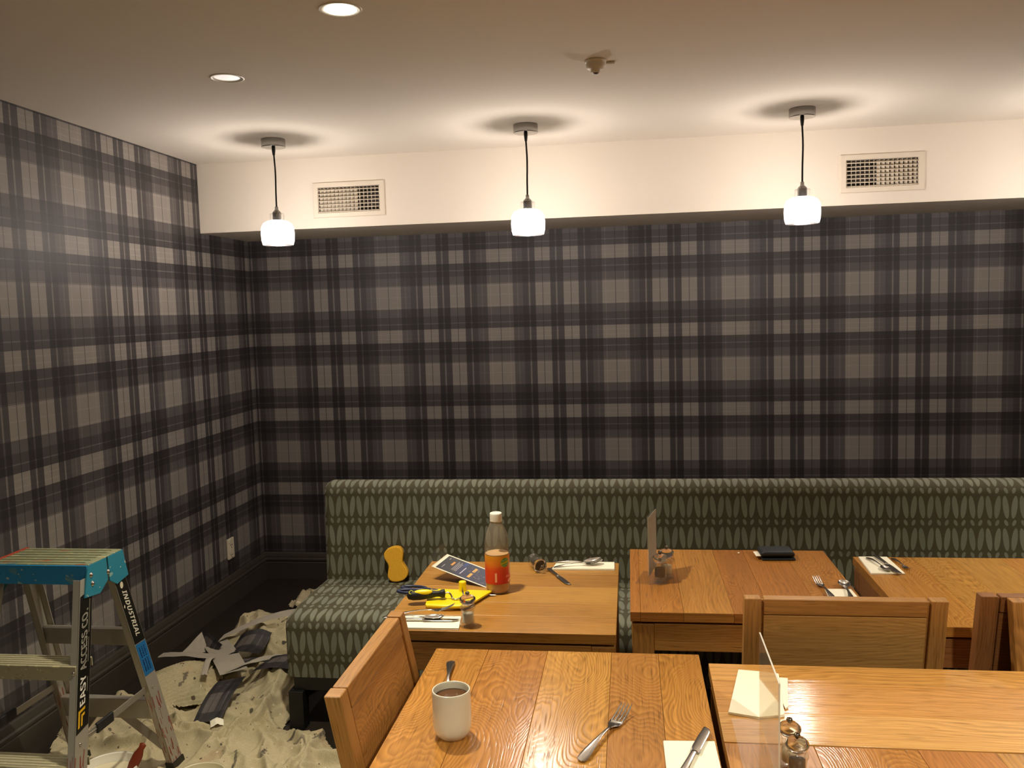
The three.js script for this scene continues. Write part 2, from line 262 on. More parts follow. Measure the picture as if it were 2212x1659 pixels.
// ---------------------------------------------------------------- pendant lamps
{
  const where = ['nearest the left wall', 'between the two air vents, in the middle of the row', 'just left of the right-hand air vent', 'beyond the right edge of the picture'];
  [[-1.697, 0.045], [-0.462, 0.03], [0.784, 0.0], [2.03, 0.02]].forEach(([x, sway], k) => {
    const t = thing('pendant_lamp', 'glass cup pendant lamp ' + where[k], 'pendant lamp', [x, 0, -4.1]);
    part('canopy', lathe([[0, CEIL], [0.0575, CEIL], [0.058, CEIL - 0.003], [0.058, CEIL - 0.036], [0.056, CEIL - 0.039], [0.009, CEIL - 0.04], [0, CEIL - 0.04]], 48), M.chrome, t, 'chrome ceiling canopy');
    part('cord_grip', lathe([[0, CEIL - 0.04], [0.009, CEIL - 0.04], [0.0085, CEIL - 0.055], [0.006, CEIL - 0.075], [0, CEIL - 0.076]], 16), M.blackPlastic, t);
    const dx = 0.004;
    part('cord', tube([V(0, CEIL - 0.07, 0), V(dx * 0.8, CEIL - 0.16, 0), V(dx * 0.2, CEIL - 0.26, 0), V(0, 2.2, 0)], 0.0042, 40, 8), M.cord, t);
    part('socket', lathe([[0, 2.222], [0.008, 2.222], [0.009, 2.207], [0.02, 2.196], [0.021, 2.192], [0.021, 2.147], [0.019, 2.144], [0, 2.144]], 32), M.chrome, t, 'chrome lamp socket');
    part('glass_collar', lathe([[0.0215, 2.19], [0.034, 2.189], [0.036, 2.184], [0.036, 2.158], [0.033, 2.157], [0.033, 2.182], [0.0215, 2.186]], 48), M.acrylic, t, 'clear glass collar');
    part('glass_shade', lathe([[0.034, 2.156], [0.05, 2.151], [0.068, 2.141], [0.078, 2.122], [0.0805, 2.09], [0.0785, 2.056], [0.073, 2.037], [0.069, 2.036], [0.0695, 2.045], [0.074, 2.06], [0.0755, 2.09], [0.0735, 2.12], [0.064, 2.134], [0.046, 2.145], [0.033, 2.15]], 64), M.shade, t, 'thick clear glass shade');
    part('bulb', lathe([[0, 2.144], [0.009, 2.143], [0.0095, 2.11], [0.008, 2.088], [0.004, 2.082], [0, 2.081]], 24), M.bulb, t, 'glowing bulb');
    const p = new THREE.PointLight(new THREE.Color(...PENDANT_COLOR), PENDANT_CD, 0, 2); p.name = 'pendant_glow'; p.position.set(0, 2.108, 0); p.shadow.radius = 0.42; p.castShadow = true; t.add(p);
  });
}
// ---------------------------------------------------------------- ceiling detector, wall socket
{
  const t = thing('ceiling_sensor', 'small white domed sensor with a side bracket on the ceiling', 'sensor', [-0.1, CEIL, -3.125]);
  part('base', lathe([[0, 0], [0.038, 0], [0.039, -0.003], [0.037, -0.008], [0.034, -0.01], [0, -0.01]], 40), M.detector, t);
  part('dome', lathe([[0.034, -0.009], [0.034, -0.02], [0.032, -0.027], [0.022, -0.031], [0.018, -0.032], [0.017, -0.04], [0.012, -0.043], [0, -0.044]], 40), M.detector, t);
  part('bracket', rbox(0.04, 0.007, 0.018, 0.003, [0.048, -0.004, -0.03]), M.detector, t);
  part('lens', lathe([[0, -0.0435], [0.01, -0.0438], [0.007, -0.046], [0, -0.047]], 24), std({ color: '#5a4a34', roughness: 0.3 }), t, 'dark sensor lens');
  const s = thing('wall_socket', 'upright white power socket plate low on the left tartan wall', 'power socket', [WALL_X, 0.328, -4.762]);
  part('plate', rbox(0.012, 0.122, 0.078, 0.004, [0.006, 0, 0]), std({ color: '#e9dfc4', roughness: 0.4 }), s);
  for (const q of [-0.03, 0.03]) {
    const b = part('switch', rbox(0.006, 0.02, 0.012, 0.002, [0.013, q + 0.018, 0.02]), M.whitePlastic, s);
    for (const [yy, zz] of [[-0.008, -0.008], [-0.008, 0.008], [-0.022, 0]]) part('slot', new THREE.BoxGeometry(0.002, 0.008, 0.003).translate(0.0125, q + yy, zz), M.black, s);
  }
}
// ---------------------------------------------------------------- upholstered bench
{
  const X0 = -1.415, X1 = 3.3;
  // closed profile [z, y] swept along x, its two ends rounded over r; u = x, v = length round the profile
  const sweep = (prof, x0, x1, r, v0) => {
    const P = []; for (let i = 0; i < prof.length; i++) { const a = prof[i], b = prof[(i + 1) % prof.length]; const n = Math.max(1, Math.round(Math.hypot(b[0] - a[0], b[1] - a[1]) / 0.03)); for (let k = 0; k < n; k++) P.push([a[0] + (b[0] - a[0]) * k / n, a[1] + (b[1] - a[1]) * k / n]); }
    const n = P.length, nor = P.map((p, i) => { const a = P[(i + n - 1) % n], b = P[(i + 1) % n], d = [b[0] - a[0], b[1] - a[1]], l = Math.hypot(...d); return [d[1] / l, -d[0] / l]; });
    const area = P.reduce((s, p, i) => { const b = P[(i + 1) % n]; return s + p[0] * b[1] - b[0] * p[1]; }, 0), sg = area > 0 ? 1 : -1;
    const xs = []; for (let k = 0; k <= 5; k++) { const t = k / 5 * Math.PI / 2; xs.push([x0 + r * (1 - Math.sin(t)), r * (1 - Math.cos(Math.PI / 2 - t))]); }
    for (let k = 0; k <= 5; k++) { const t = k / 5 * Math.PI / 2; xs[k] = [x0 + r * (1 - Math.cos(t)), r * (1 - Math.sin(t))]; }
    for (let x = x0 + 0.2; x < x1 - 0.2; x += 0.2) xs.push([x, 0]);
    for (let k = 5; k >= 0; k--) { const t = k / 5 * Math.PI / 2; xs.push([x1 - r * (1 - Math.cos(t)), r * (1 - Math.sin(t))]); }
    const L = [0]; for (let i = 0; i < n; i++) { const a = P[i], b = P[(i + 1) % n]; L.push(L[i] + Math.hypot(b[0] - a[0], b[1] - a[1])); }
    const pos = [], uv = [], idx = [], row = n + 1;
    for (const [x, inset] of xs) for (let i = 0; i <= n; i++) { const p = P[i % n], q = nor[i % n]; pos.push(x, p[1] - sg * q[1] * inset, p[0] - sg * q[0] * inset); uv.push(x / 0.528, (L[i] + v0) / 0.54); }
    for (let s = 0; s < xs.length - 1; s++) for (let i = 0; i < n; i++) { const a = s * row + i, c = a + row; sg > 0 ? idx.push(a, a + 1, c, a + 1, c + 1, c) : idx.push(a, c, a + 1, a + 1, c, c + 1); }
    for (const [e, x] of [[0, x0], [xs.length - 1, x1]]) {   // flat end caps
      const o = pos.length / 3; let cz = 0, cy = 0; for (let i = 0; i < n; i++) { cz += pos[(e * row + i) * 3 + 2] / n; cy += pos[(e * row + i) * 3 + 1] / n; }
      pos.push(x, cy, cz); uv.push(cz / 0.528, cy / 0.54);
      for (let i = 0; i <= n; i++) { const k = (e * row + i) * 3; pos.push(x, pos[k + 1], pos[k + 2]); uv.push(pos[k + 2] / 0.528, pos[k + 1] / 0.54); }
      for (let i = 0; i < n; i++) idx.push(o, o + 1 + i, o + 2 + i);
    }
    const g = new THREE.BufferGeometry(); g.setAttribute('position', new THREE.Float32BufferAttribute(pos, 3)); g.setAttribute('uv', new THREE.Float32BufferAttribute(uv, 2)); g.setIndex(idx); g.computeVertexNormals(); return g;
  };
  const arc = (cz, cy, r, a0, a1, k = 6) => Array.from({ length: k + 1 }, (_, i) => { const a = (a0 + (a1 - a0) * i / k) * Math.PI / 180; return [cz + r * Math.cos(a), cy + r * Math.sin(a)]; });
  const t = thing('upholstered_bench', 'long green-grey bench upholstered in a leaf pattern, standing clear of the back wall', 'bench');
  // seat: front bottom, up the front, over the rounded edge, gently domed top to the backrest
  const seat = [[-3.275, 0.215], [-3.268, 0.32], ...arc(-3.318, 0.418, 0.05, 0, 80), [-3.42, 0.476], [-3.56, 0.479], [-3.77, 0.474], [-3.8, 0.45], [-3.8, 0.215]];
  part('seat', sweep(seat, X0, X1, 0.03, 0.069 + 0.0), M.fabric, t);
  const back = [[-3.752, 0.46], [-3.772, 0.845], ...arc(-3.827, 0.862, 0.055, 0, 90), ...arc(-3.86, 0.862, 0.055, 90, 180), [-3.905, 0.22], [-3.803, 0.22]];
  part('backrest', sweep(back, -1.41, X1, 0.03, 0.001), M.fabric, t);
  part('base_frame', merge([rbox(X1 - X0 - 0.06, 0.055, 0.05, 0.003, [(X0 + X1) / 2, 0.188, -3.3]), rbox(X1 - X0 - 0.06, 0.055, 0.05, 0.003, [(X0 + X1) / 2, 0.188, -3.86]), ...[-1.36, 0.2, 1.75, 3.25].map((x) => rbox(0.05, 0.055, 0.5, 0.003, [x, 0.188, -3.58]))]), M.black, t, 'black base frame');
  for (const x of [-1.372, 0.2, 1.75, 3.25]) for (const z of [-3.285, -3.86]) part('leg', rbox(0.062, 0.162, 0.062, 0.003, [x, 0.081, z]), M.black, t, 'black square leg');
}
// ---------------------------------------------------------------- tables
const LEAF = 3 * Math.PI / 180;   // the pale strip rises a little towards its far edge
function table(label, x0, x1, z0, z1, top, axis, cuts, mats, frameMat, opt = {}) {
  const t = thing('dining_table', label, 'table', [(x0 + x1) / 2, 0, (z0 + z1) / 2]);
  const w = x1 - x0, d = z1 - z0, th = opt.th ?? 0.03, c = [axis === 2 ? x0 : z0, ...cuts, axis === 2 ? x1 : z1], mid = axis === 2 ? (x0 + x1) / 2 : (z0 + z1) / 2;
  for (let i = 0; i < c.length - 1; i++) {   // the boards of the top, each a hair proud or low
    const bw = c[i + 1] - c[i] - 0.0005, at = (c[i] + c[i + 1]) / 2 - mid;
    const g = axis === 2 ? board(bw, th, d, 2, 0.0012, [at, top - th / 2 - (i % 2) * 0.0003, 0]) : board(w, th, bw, 0, 0.0012, [0, top - th / 2 - (i % 2) * 0.0003, at]);
    if (opt.tilt) g.translate(0, -top, -d / 2).rotateX(opt.tilt).translate(0, top, d / 2);   // a leaf raised at its far edge
    part('top_board', g, mats[i % mats.length], t);
  }
  const in_ = opt.inset ?? 0.004, ah = opt.apron ?? 0.085, lw = opt.leg ?? 0.068, ay = top - th - 0.008 - ah / 2;
  part('sub_frame', merge([board(w - 0.06, 0.01, d - 0.06, 0, 0.002, [0, top - th - 0.005, 0])]), frameMat, t);
  for (const s of [-1, 1]) { part('apron', board(w - 2 * in_ - 2 * lw, ah, 0.022, 0, 0.002, [0, ay, s * (d / 2 - in_ - 0.012)]), frameMat, t); part('apron', board(0.022, ah, d - 2 * in_ - 2 * lw, 2, 0.002, [s * (w / 2 - in_ - 0.012), ay, 0]), frameMat, t); }
  for (const s of [-1, 1]) for (const q of [-1, 1]) part('leg', board(lw, top - th - 0.009, lw, 1, 0.004, [s * (w / 2 - in_ - lw / 2), (top - th - 0.009) / 2, q * (d / 2 - in_ - lw / 2) - (s > 0 && q > 0 ? opt.shy ?? 0 : 0) + (q < 0 ? opt.rear ?? 0 : 0)]), frameMat, t);
  return t;
}
table('oak table by the bench carrying the orange juice bottle and yellow tools', -0.752, -0.052, -3.125, -2.42, 0.75, 0, [-2.98, -2.84, -2.68, -2.56], OAK.plain, OAK.frame);
table('reddish oak table by the bench with the black wallet on it', -0.012, 0.708, -3.313, -2.612, 0.75, 2, [0.02, 0.15, 0.3, 0.41, 0.56], OAK.red, OAK.frame, { shy: 0.27, rear: 0.05 });
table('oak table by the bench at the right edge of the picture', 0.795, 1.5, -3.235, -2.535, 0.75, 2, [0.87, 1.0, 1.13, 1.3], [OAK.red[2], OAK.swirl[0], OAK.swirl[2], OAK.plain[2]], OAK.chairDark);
table('oak table with swirling grain, the white coffee mug standing on it', -0.548, 0.17, -2.292, -1.56, 0.75, 2, [-0.4, -0.236, -0.062, 0.062], OAK.swirl, OAK.frame);
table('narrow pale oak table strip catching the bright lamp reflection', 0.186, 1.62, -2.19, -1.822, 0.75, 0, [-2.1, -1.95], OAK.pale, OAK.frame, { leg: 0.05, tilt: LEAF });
table('brown oak table at the bottom edge, against the pale strip', 0.186, 0.9, -1.818, -1.1, 0.7495, 2, [0.37, 0.578, 0.73], [OAK.red[2], OAK.swirl[1], OAK.red[0], OAK.plain[0]], OAK.frame);
// ---------------------------------------------------------------- chairs (the sitter faces -z, the back is at +z)
function chair(label, m, panelMat) {
  const t = thing('oak_chair', label, 'chair');
  const W = 0.515, H = 0.9, pw = 0.043, lean = 0.09;
  const zb = (y) => 0.2 + (y > 0.44 ? (y - 0.44) / 0.46 * lean : (0.44 - y) * 0.06);
  const slab = (w, y0, y1, th, dz, grain, x = 0) => {   // a slab of the leaning back between two heights
    const g = board(w, y1 - y0, th, grain, 0.003); const p = g.attributes.position;
    for (let i = 0; i < p.count; i++) { const y = p.getY(i) + (y0 + y1) / 2; p.setXYZ(i, p.getX(i) + x, y, p.getZ(i) + zb(y) + dz); } g.computeVertexNormals(); return g;
  };
  for (const s of [-1, 1]) { part('back_post', merge([slab(pw, 0.44, H, 0.036, 0, 1, s * (W - pw) / 2), slab(pw, 0, 0.442, 0.036, 0, 1, s * (W - pw) / 2)]), m, t); part('front_leg', board(0.042, 0.42, 0.042, 1, 0.003, [s * (W / 2 - 0.021), 0.21, -0.21]), m, t); }
  const iw = W - 2 * pw - 0.014;
  part('top_rail', slab(iw, 0.853, H - 0.001, 0.034, 0, 0), m, t);
  part('back_panel', slab(iw, 0.5, 0.8515, 0.03, 0, 0), panelMat, t);
  part('lower_rail', slab(iw, 0.45, 0.4985, 0.03, 0, 0), m, t);
  part('tongue', slab(W - 2 * pw + 0.006, 0.46, H - 0.006, 0.012, 0, 0), m, t);   // sits in the grooves beside the posts
  part('seat', board(W - 0.004, 0.03, 0.43, 2, 0.008, [0, 0.445, -0.022]), m, t);
  for (const s of [-1, 1]) part('side_rail', board(0.022, 0.06, 0.37, 2, 0.002, [s * (W / 2 - 0.03), 0.398, -0.01]), m, t);
  part('front_rail', board(W - 0.09, 0.06, 0.022, 0, 0.002, [0, 0.398, -0.21]), m, t);
  return t;
}
{
  // left chair: back leans away from the coffee table towards -x
  const a = chair('golden oak chair drawn up to the left side of the coffee mug table', OAK.chair, OAK.chairPanel);
  a.position.set(-0.33, 0, -1.912); a.rotation.y = -Math.PI / 2;
  const b = chair('oak chair seen square from behind, tucked in before the wallet table', OAK.chairMid, OAK.chairPanelPale);
  b.position.set(0.55, 0, -2.616); b.rotation.y = 0;
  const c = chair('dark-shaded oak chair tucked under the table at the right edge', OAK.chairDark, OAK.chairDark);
  c.position.set(1.16, 0, -2.663);
  const d = chair('oak chair at the right edge, back to back with the darker chair', OAK.chairPanel, OAK.chairPanel);
  d.position.set(1.2195, 0, -2.043); d.rotation.y = Math.PI;
}
// ---------------------------------------------------------------- step ladder
{
  const paintSpots = (bg, list, n, seed, w = 512, h = 512) => canvas(w, h, (g) => { g.fillStyle = bg; g.fillRect(0, 0, w, h); const r = rng(seed); for (let i = 0; i < n; i++) { const s = (r() < 0.12 ? 14 : 4) * (0.4 + r()); g.globalAlpha = 0.55 + 0.4 * r(); g.fillStyle = list[r() * list.length | 0]; g.beginPath(); g.ellipse(r() * w, r() * h, s * (1 + 2 * r()), s, r() * 0.6, 0, 7); g.fill(); } });
  const blueTop = std({ map: paintSpots('#838768', ['#b9b086', '#a79d74', '#c8bd92', '#7d8a70', '#5f7a78', '#a3502f', '#8d8460'], 420, 4), roughness: 0.6 });
  const blueSide = std({ map: paintSpots('#2f93cf', ['#9fae98', '#c9c4a6', '#79a0a4', '#1a6796', '#d8d2ba', '#2d7fb0'], 120, 8), roughness: 0.5 });
  const teal = std({ map: paintSpots('#2a7f97', ['#d8d2ba', '#3d8ea3', '#c9c4a6', '#21718b'], 40, 9), roughness: 0.5 });
  const aluTread = std({ map: paintSpots('#a8a184', ['#c3b993', '#b7ab80', '#d2c79f', '#8f8767', '#9a9376'], 220, 17), roughness: 0.65 });
  const aluRed = std({ map: canvas(256, 1024, (g, w, h) => { g.fillStyle = '#b3ada1'; g.fillRect(0, 0, w, h); const r = rng(44); for (let i = 0; i < 46; i++) { g.globalAlpha = 0.5 + 0.4 * r(); g.strokeStyle = ['#8d2a22', '#7a2019', '#9a3a30', '#b5ac9c'][r() * 4 | 0]; g.lineWidth = 6 + 22 * r(); const x = r() * w, y = h * (0.62 + 0.36 * r()); g.beginPath(); g.moveTo(x, y); g.lineTo(x + 50 * (r() - 0.5), y + 70 * r()); g.stroke(); } }), metalness: 0.45, roughness: 0.5 });
  const t = thing('step_ladder', 'aluminium step ladder with a blue paint-splashed top and black side stickers', 'step ladder');
  const XR = (y) => -1.722 - 0.04 * y, XL = (y) => -2.135 + 0.045 * y, ZF = (y) => -2.34 - 0.225 * y, ZR = (y) => -2.952 + 0.305 * y;
  const planeUV = (g, su, sv, f) => { const p = g.attributes.position, uv = []; for (let i = 0; i < p.count; i++) { const [a, b] = f(p.getX(i), p.getY(i), p.getZ(i)); uv.push(a * su, b * sv); } g.setAttribute('uv', new THREE.Float32BufferAttribute(uv, 2)); return g; };
  const cap = part('top_cap', planeUV(rbox(0.36, 0.006, 0.188, 0.003, [-1.929, 0.9, -2.628]), 3, 5, (x, y, z) => [x, z]), blueTop, t, 'paint-crusted top step');
  for (let i = 0; i < 6; i++) part('tread_rib', rbox(0.326, 0.003, 0.008, 0.001, [-1.933, 0.904, -2.555 - i * 0.029]), blueTop, cap);
  part('red_edge', rbox(0.014, 0.003, 0.18, 0.001, [-2.1, 0.9045, -2.628]), std({ color: '#a23c24', roughness: 0.6 }), cap, 'red painted left edge');
  part('front_skirt', planeUV(rbox(0.356, 0.064, 0.005, 0.002, [-1.929, 0.868, -2.532]), 3, 3, (x, y) => [x, y]), blueSide, t, 'blue front skirt');
  part('rear_skirt', planeUV(rbox(0.356, 0.05, 0.005, 0.002, [-1.929, 0.875, -2.724]), 3, 3, (x, y) => [x, y]), blueSide, t, 'blue rear skirt');
  for (const [x, s] of [[-1.7535, 1], [-2.1065, -1]]) {
    const fl = [[-2.533, 0.899], [-2.632, 0.899], [-2.634, 0.822], [-2.588, 0.79], [-2.508, 0.8]], rl = [[-2.64, 0.899], [-2.727, 0.899], [-2.752, 0.803], [-2.684, 0.79], [-2.644, 0.815]];
    for (const [nm, pl] of [['front_side_plate', fl], ['rear_side_plate', rl]]) part(nm, planeUV(extrude(pl.map(([z, y]) => [-z, y]), 0.004, 0.001).rotateY(Math.PI / 2).translate(x, 0, 0), 4, 4, (a, y, z) => [z, y]), teal, t, 'teal hinge plate');
    for (const [z, y] of [[-2.637, 0.848], [-2.545, 0.865], [-2.55, 0.835]]) part('rivet', lathe([[0, 0.006], [0.004, 0.005], [0.008, 0.001], [0.009, 0], [0, 0]], 16).rotateZ(-Math.PI / 2 * s).translate(x + (s > 0 ? 0.005 : 0), y, z), M.screw, t);
  }
  // C-shaped stiles: a web on the outside and two flanges
  const stile = (Xf, Zf, s, y1, front) => { const P = (y, dx, dz) => V(Xf(y) + dx, y, Zf(y) + dz); return merge([beam(P(0.02, -s * 0.0015, 0), P(y1, -s * 0.0015, 0), 0.003, 0.066), beam(P(0.02, -s * 0.013, 0.0315), P(y1, -s * 0.013, 0.0315), 0.024, 0.003), beam(P(0.02, -s * 0.013, -0.0315), P(y1, -s * 0.013, -0.0315), 0.024, 0.003)]); };
  for (const [Xf, s] of [[XR, 1], [XL, -1]]) for (const [Zf, n, y1] of [[ZF, 'front_stile', 0.86], [ZR, 'rear_stile', 0.85]]) {
    part(n, stile(Xf, Zf, s, y1), aluRed, t);
    part('rubber_foot', beam(V(Xf(0) - s * 0.012, 0, Zf(0)), V(Xf(0.03) - s * 0.012, 0.03, Zf(0.03)), 0.034, 0.074), M.blackPlastic, t);
  }
  for (const y of [0.6, 0.3]) {   // front treads
    const x0 = XL(y) + 0.004, x1 = XR(y) - 0.004, z = ZF(y) - 0.005, tr = part('tread', planeUV(merge([rbox(x1 - x0, 0.004, 0.084, 0.001, [(x0 + x1) / 2, y, z]), rbox(x1 - x0, 0.046, 0.004, 0.001, [(x0 + x1) / 2, y - 0.022, z + 0.042]), rbox(x1 - x0, 0.03, 0.004, 0.001, [(x0 + x1) / 2, y - 0.014, z - 0.042])]), 4, 4, (a, b, c) => [a, b + c]), aluTread, t, 'paint-splashed tread');
    for (let i = 0; i < 5; i++) part('tread_rib', rbox(x1 - x0 - 0.004, 0.003, 0.006, 0.001, [(x0 + x1) / 2, y + 0.003, z - 0.032 + i * 0.016]), aluTread, tr);
    part('bolt', lathe([[0, 0.005], [0.005, 0.004], [0.007, 0], [0, 0]], 14).rotateX(Math.PI / 2).translate(x1 + 0.012 - 0.02, y - 0.02, ZF(y - 0.02) + 0.033), M.screw, t);
  }
  for (const [y, h] of [[0.6, 0.055], [0.3, 0.07]]) { const x0 = XL(y) + 0.004, x1 = XR(y) - 0.004, z = ZR(y - h / 2); part('rear_brace', merge([rbox(x1 - x0, h, 0.004, 0.001, [(x0 + x1) / 2, y - h / 2, z + 0.02]), rbox(x1 - x0, 0.004, 0.03, 0.001, [(x0 + x1) / 2, y, z + 0.006])]), M.alu, t); }
  for (const s of [1, -1]) {   // gussets and folding spreaders
    const Xf = s > 0 ? XR : XL, strut = (a, b, w, th) => { const d = b.clone().sub(a), g = rbox(th, d.length(), w, 0.001); g.applyQuaternion(new THREE.Quaternion().setFromUnitVectors(V(0, 1, 0), d.clone().normalize())); return g.translate((a.x + b.x) / 2, (a.y + b.y) / 2, (a.z + b.z) / 2); };
    part('gusset', strut(V(Xf(0.25) - s * 0.15, 0.25, ZR(0.25) + 0.02), V(Xf(0.1) - s * 0.02, 0.1, ZR(0.1) + 0.02), 0.004, 0.03), M.alu, t);
    const zf = ZF(0.363), zr = ZR(0.363), zm = zf - 0.13, x = Xf(0.363) - s * 0.004;
    part('spreader', strut(V(x - s * 0.008, 0.363, zf - 0.01), V(x - s * 0.008, 0.358, zm), 0.003, 0.003).translate(0, 0, 0), M.alu, t);
    part('spreader', merge([rbox(0.003, 0.024, zm - zr, 0.001, [x - s * 0.008, 0.36, (zm + zr) / 2]), rbox(0.003, 0.024, zf - zm, 0.001, [x - s * 0.01, 0.36, (zf + zm) / 2])]), M.alu, t);
    part('spreader_joint', rbox(0.012, 0.034, 0.09, 0.004, [x - s * 0.008, 0.36, zm - 0.01]), M.softBlack, t, 'black spreader joint');
    for (const [y, Zf] of [[0.36, ZF], [0.36, ZR], [0.27, ZR], [0.1, ZR], [0.27, ZF], [0.22, ZF]]) part('rivet', lathe([[0, 0.004], [0.004, 0.003], [0.006, 0], [0, 0]], 12).rotateZ(-Math.PI / 2 * s).translate(Xf(y), y, Zf(y) + 0.008), M.screw, t);
  }
  // stickers on the outer webs
  const decal = (Zf, y0, y1, w0, tex, name, label, off = 0.0009, skew = 0) => { const x = off, P = (y, dz) => [XR(y) + x, y, Zf(y) + dz]; const g = sheet(1, 8, (u, v) => { const y = y0 + (y1 - y0) * v + (skew ? (u - 0.5) * skew : 0); return P(y, (0.5 - u) * w0); }); part(name, g, std({ map: tex, roughness: 0.4, side: THREE.DoubleSide }), t, label); };
  decal(ZF, 0.4, 0.815, 0.062, canvas(192, 1200, (g, w, h) => {
    g.fillStyle = '#0e0d0b'; g.fillRect(0, 0, w, h); g.translate(w, h); g.rotate(-Math.PI / 2);   // x now runs up the stile, y across it
    const base = -w * 0.34; g.fillStyle = '#e6b21a'; g.fillRect(40, base - 100, 150, 26); g.fillRect(164, base - 100, 26, 104); g.fillRect(40, base - 54, 100, 24); g.fillRect(118, base - 54, 24, 54);
    g.fillStyle = '#eae5d8'; g.font = 'bold 118px sans-serif'; g.save(); g.translate(206, base); g.scale(0.98, 0.98); g.fillText('EASY', 0, 0); g.restore();
    g.save(); g.translate(520, base); g.scale(0.86, 1); g.font = '118px sans-serif'; g.strokeStyle = '#d9d3c2'; g.lineWidth = 4; g.strokeText('ACCESS CO.', 0, 0); g.restore();
    g.fillStyle = '#8d8778'; g.font = '20px sans-serif'; for (const [a, b] of [[300, 130], [560, 220], [820, 300]]) for (let k = 0; k < b; k += 10) g.fillRect(a + k, base + 22, 7, 12);
  }), 'front_sticker', 'black sticker lettered EASY ACCESS CO.', 0.0009, 0.012);
  decal(ZR, 0.548, 0.797, 0.062, canvas(192, 760, (g, w, h) => {
    g.fillStyle = '#100f0c'; g.fillRect(0, 0, w, h); g.translate(0, 0); g.rotate(Math.PI / 2); g.fillStyle = '#ded8c6'; g.font = 'italic bold 104px sans-serif'; g.save(); g.translate(120, -w * 0.34); g.scale(0.92, 1); g.fillText('INDUSTRIAL', 0, 0); g.restore();
    g.fillStyle = '#d8cfb4'; g.beginPath(); g.ellipse(60, -90, 40, 26, 0.5, 0, 7); g.fill(); g.beginPath(); g.ellipse(300, -30, 20, 10, 0.3, 0, 7); g.fill();
  }), 'rear_sticker', 'black sticker lettered INDUSTRIAL');
  decal(ZR, 0.415, 0.545, 0.06, canvas(192, 400, (g, w, h) => {
    g.fillStyle = '#1f6aa6'; g.fillRect(0, 0, w, h); const r = rng(9); g.fillStyle = '#0b2b52'; g.rotate(Math.PI / 2);
    for (let row = 0; row < 3; row++) for (let k = 0; k < 14; k++) if (k !== 6) g.fillRect(50 + k * 22, -150 + row * 44, 10 + 10 * r(), 22 + 6 * r());
  }), 'blue_sticker', 'blue warning sticker');
}
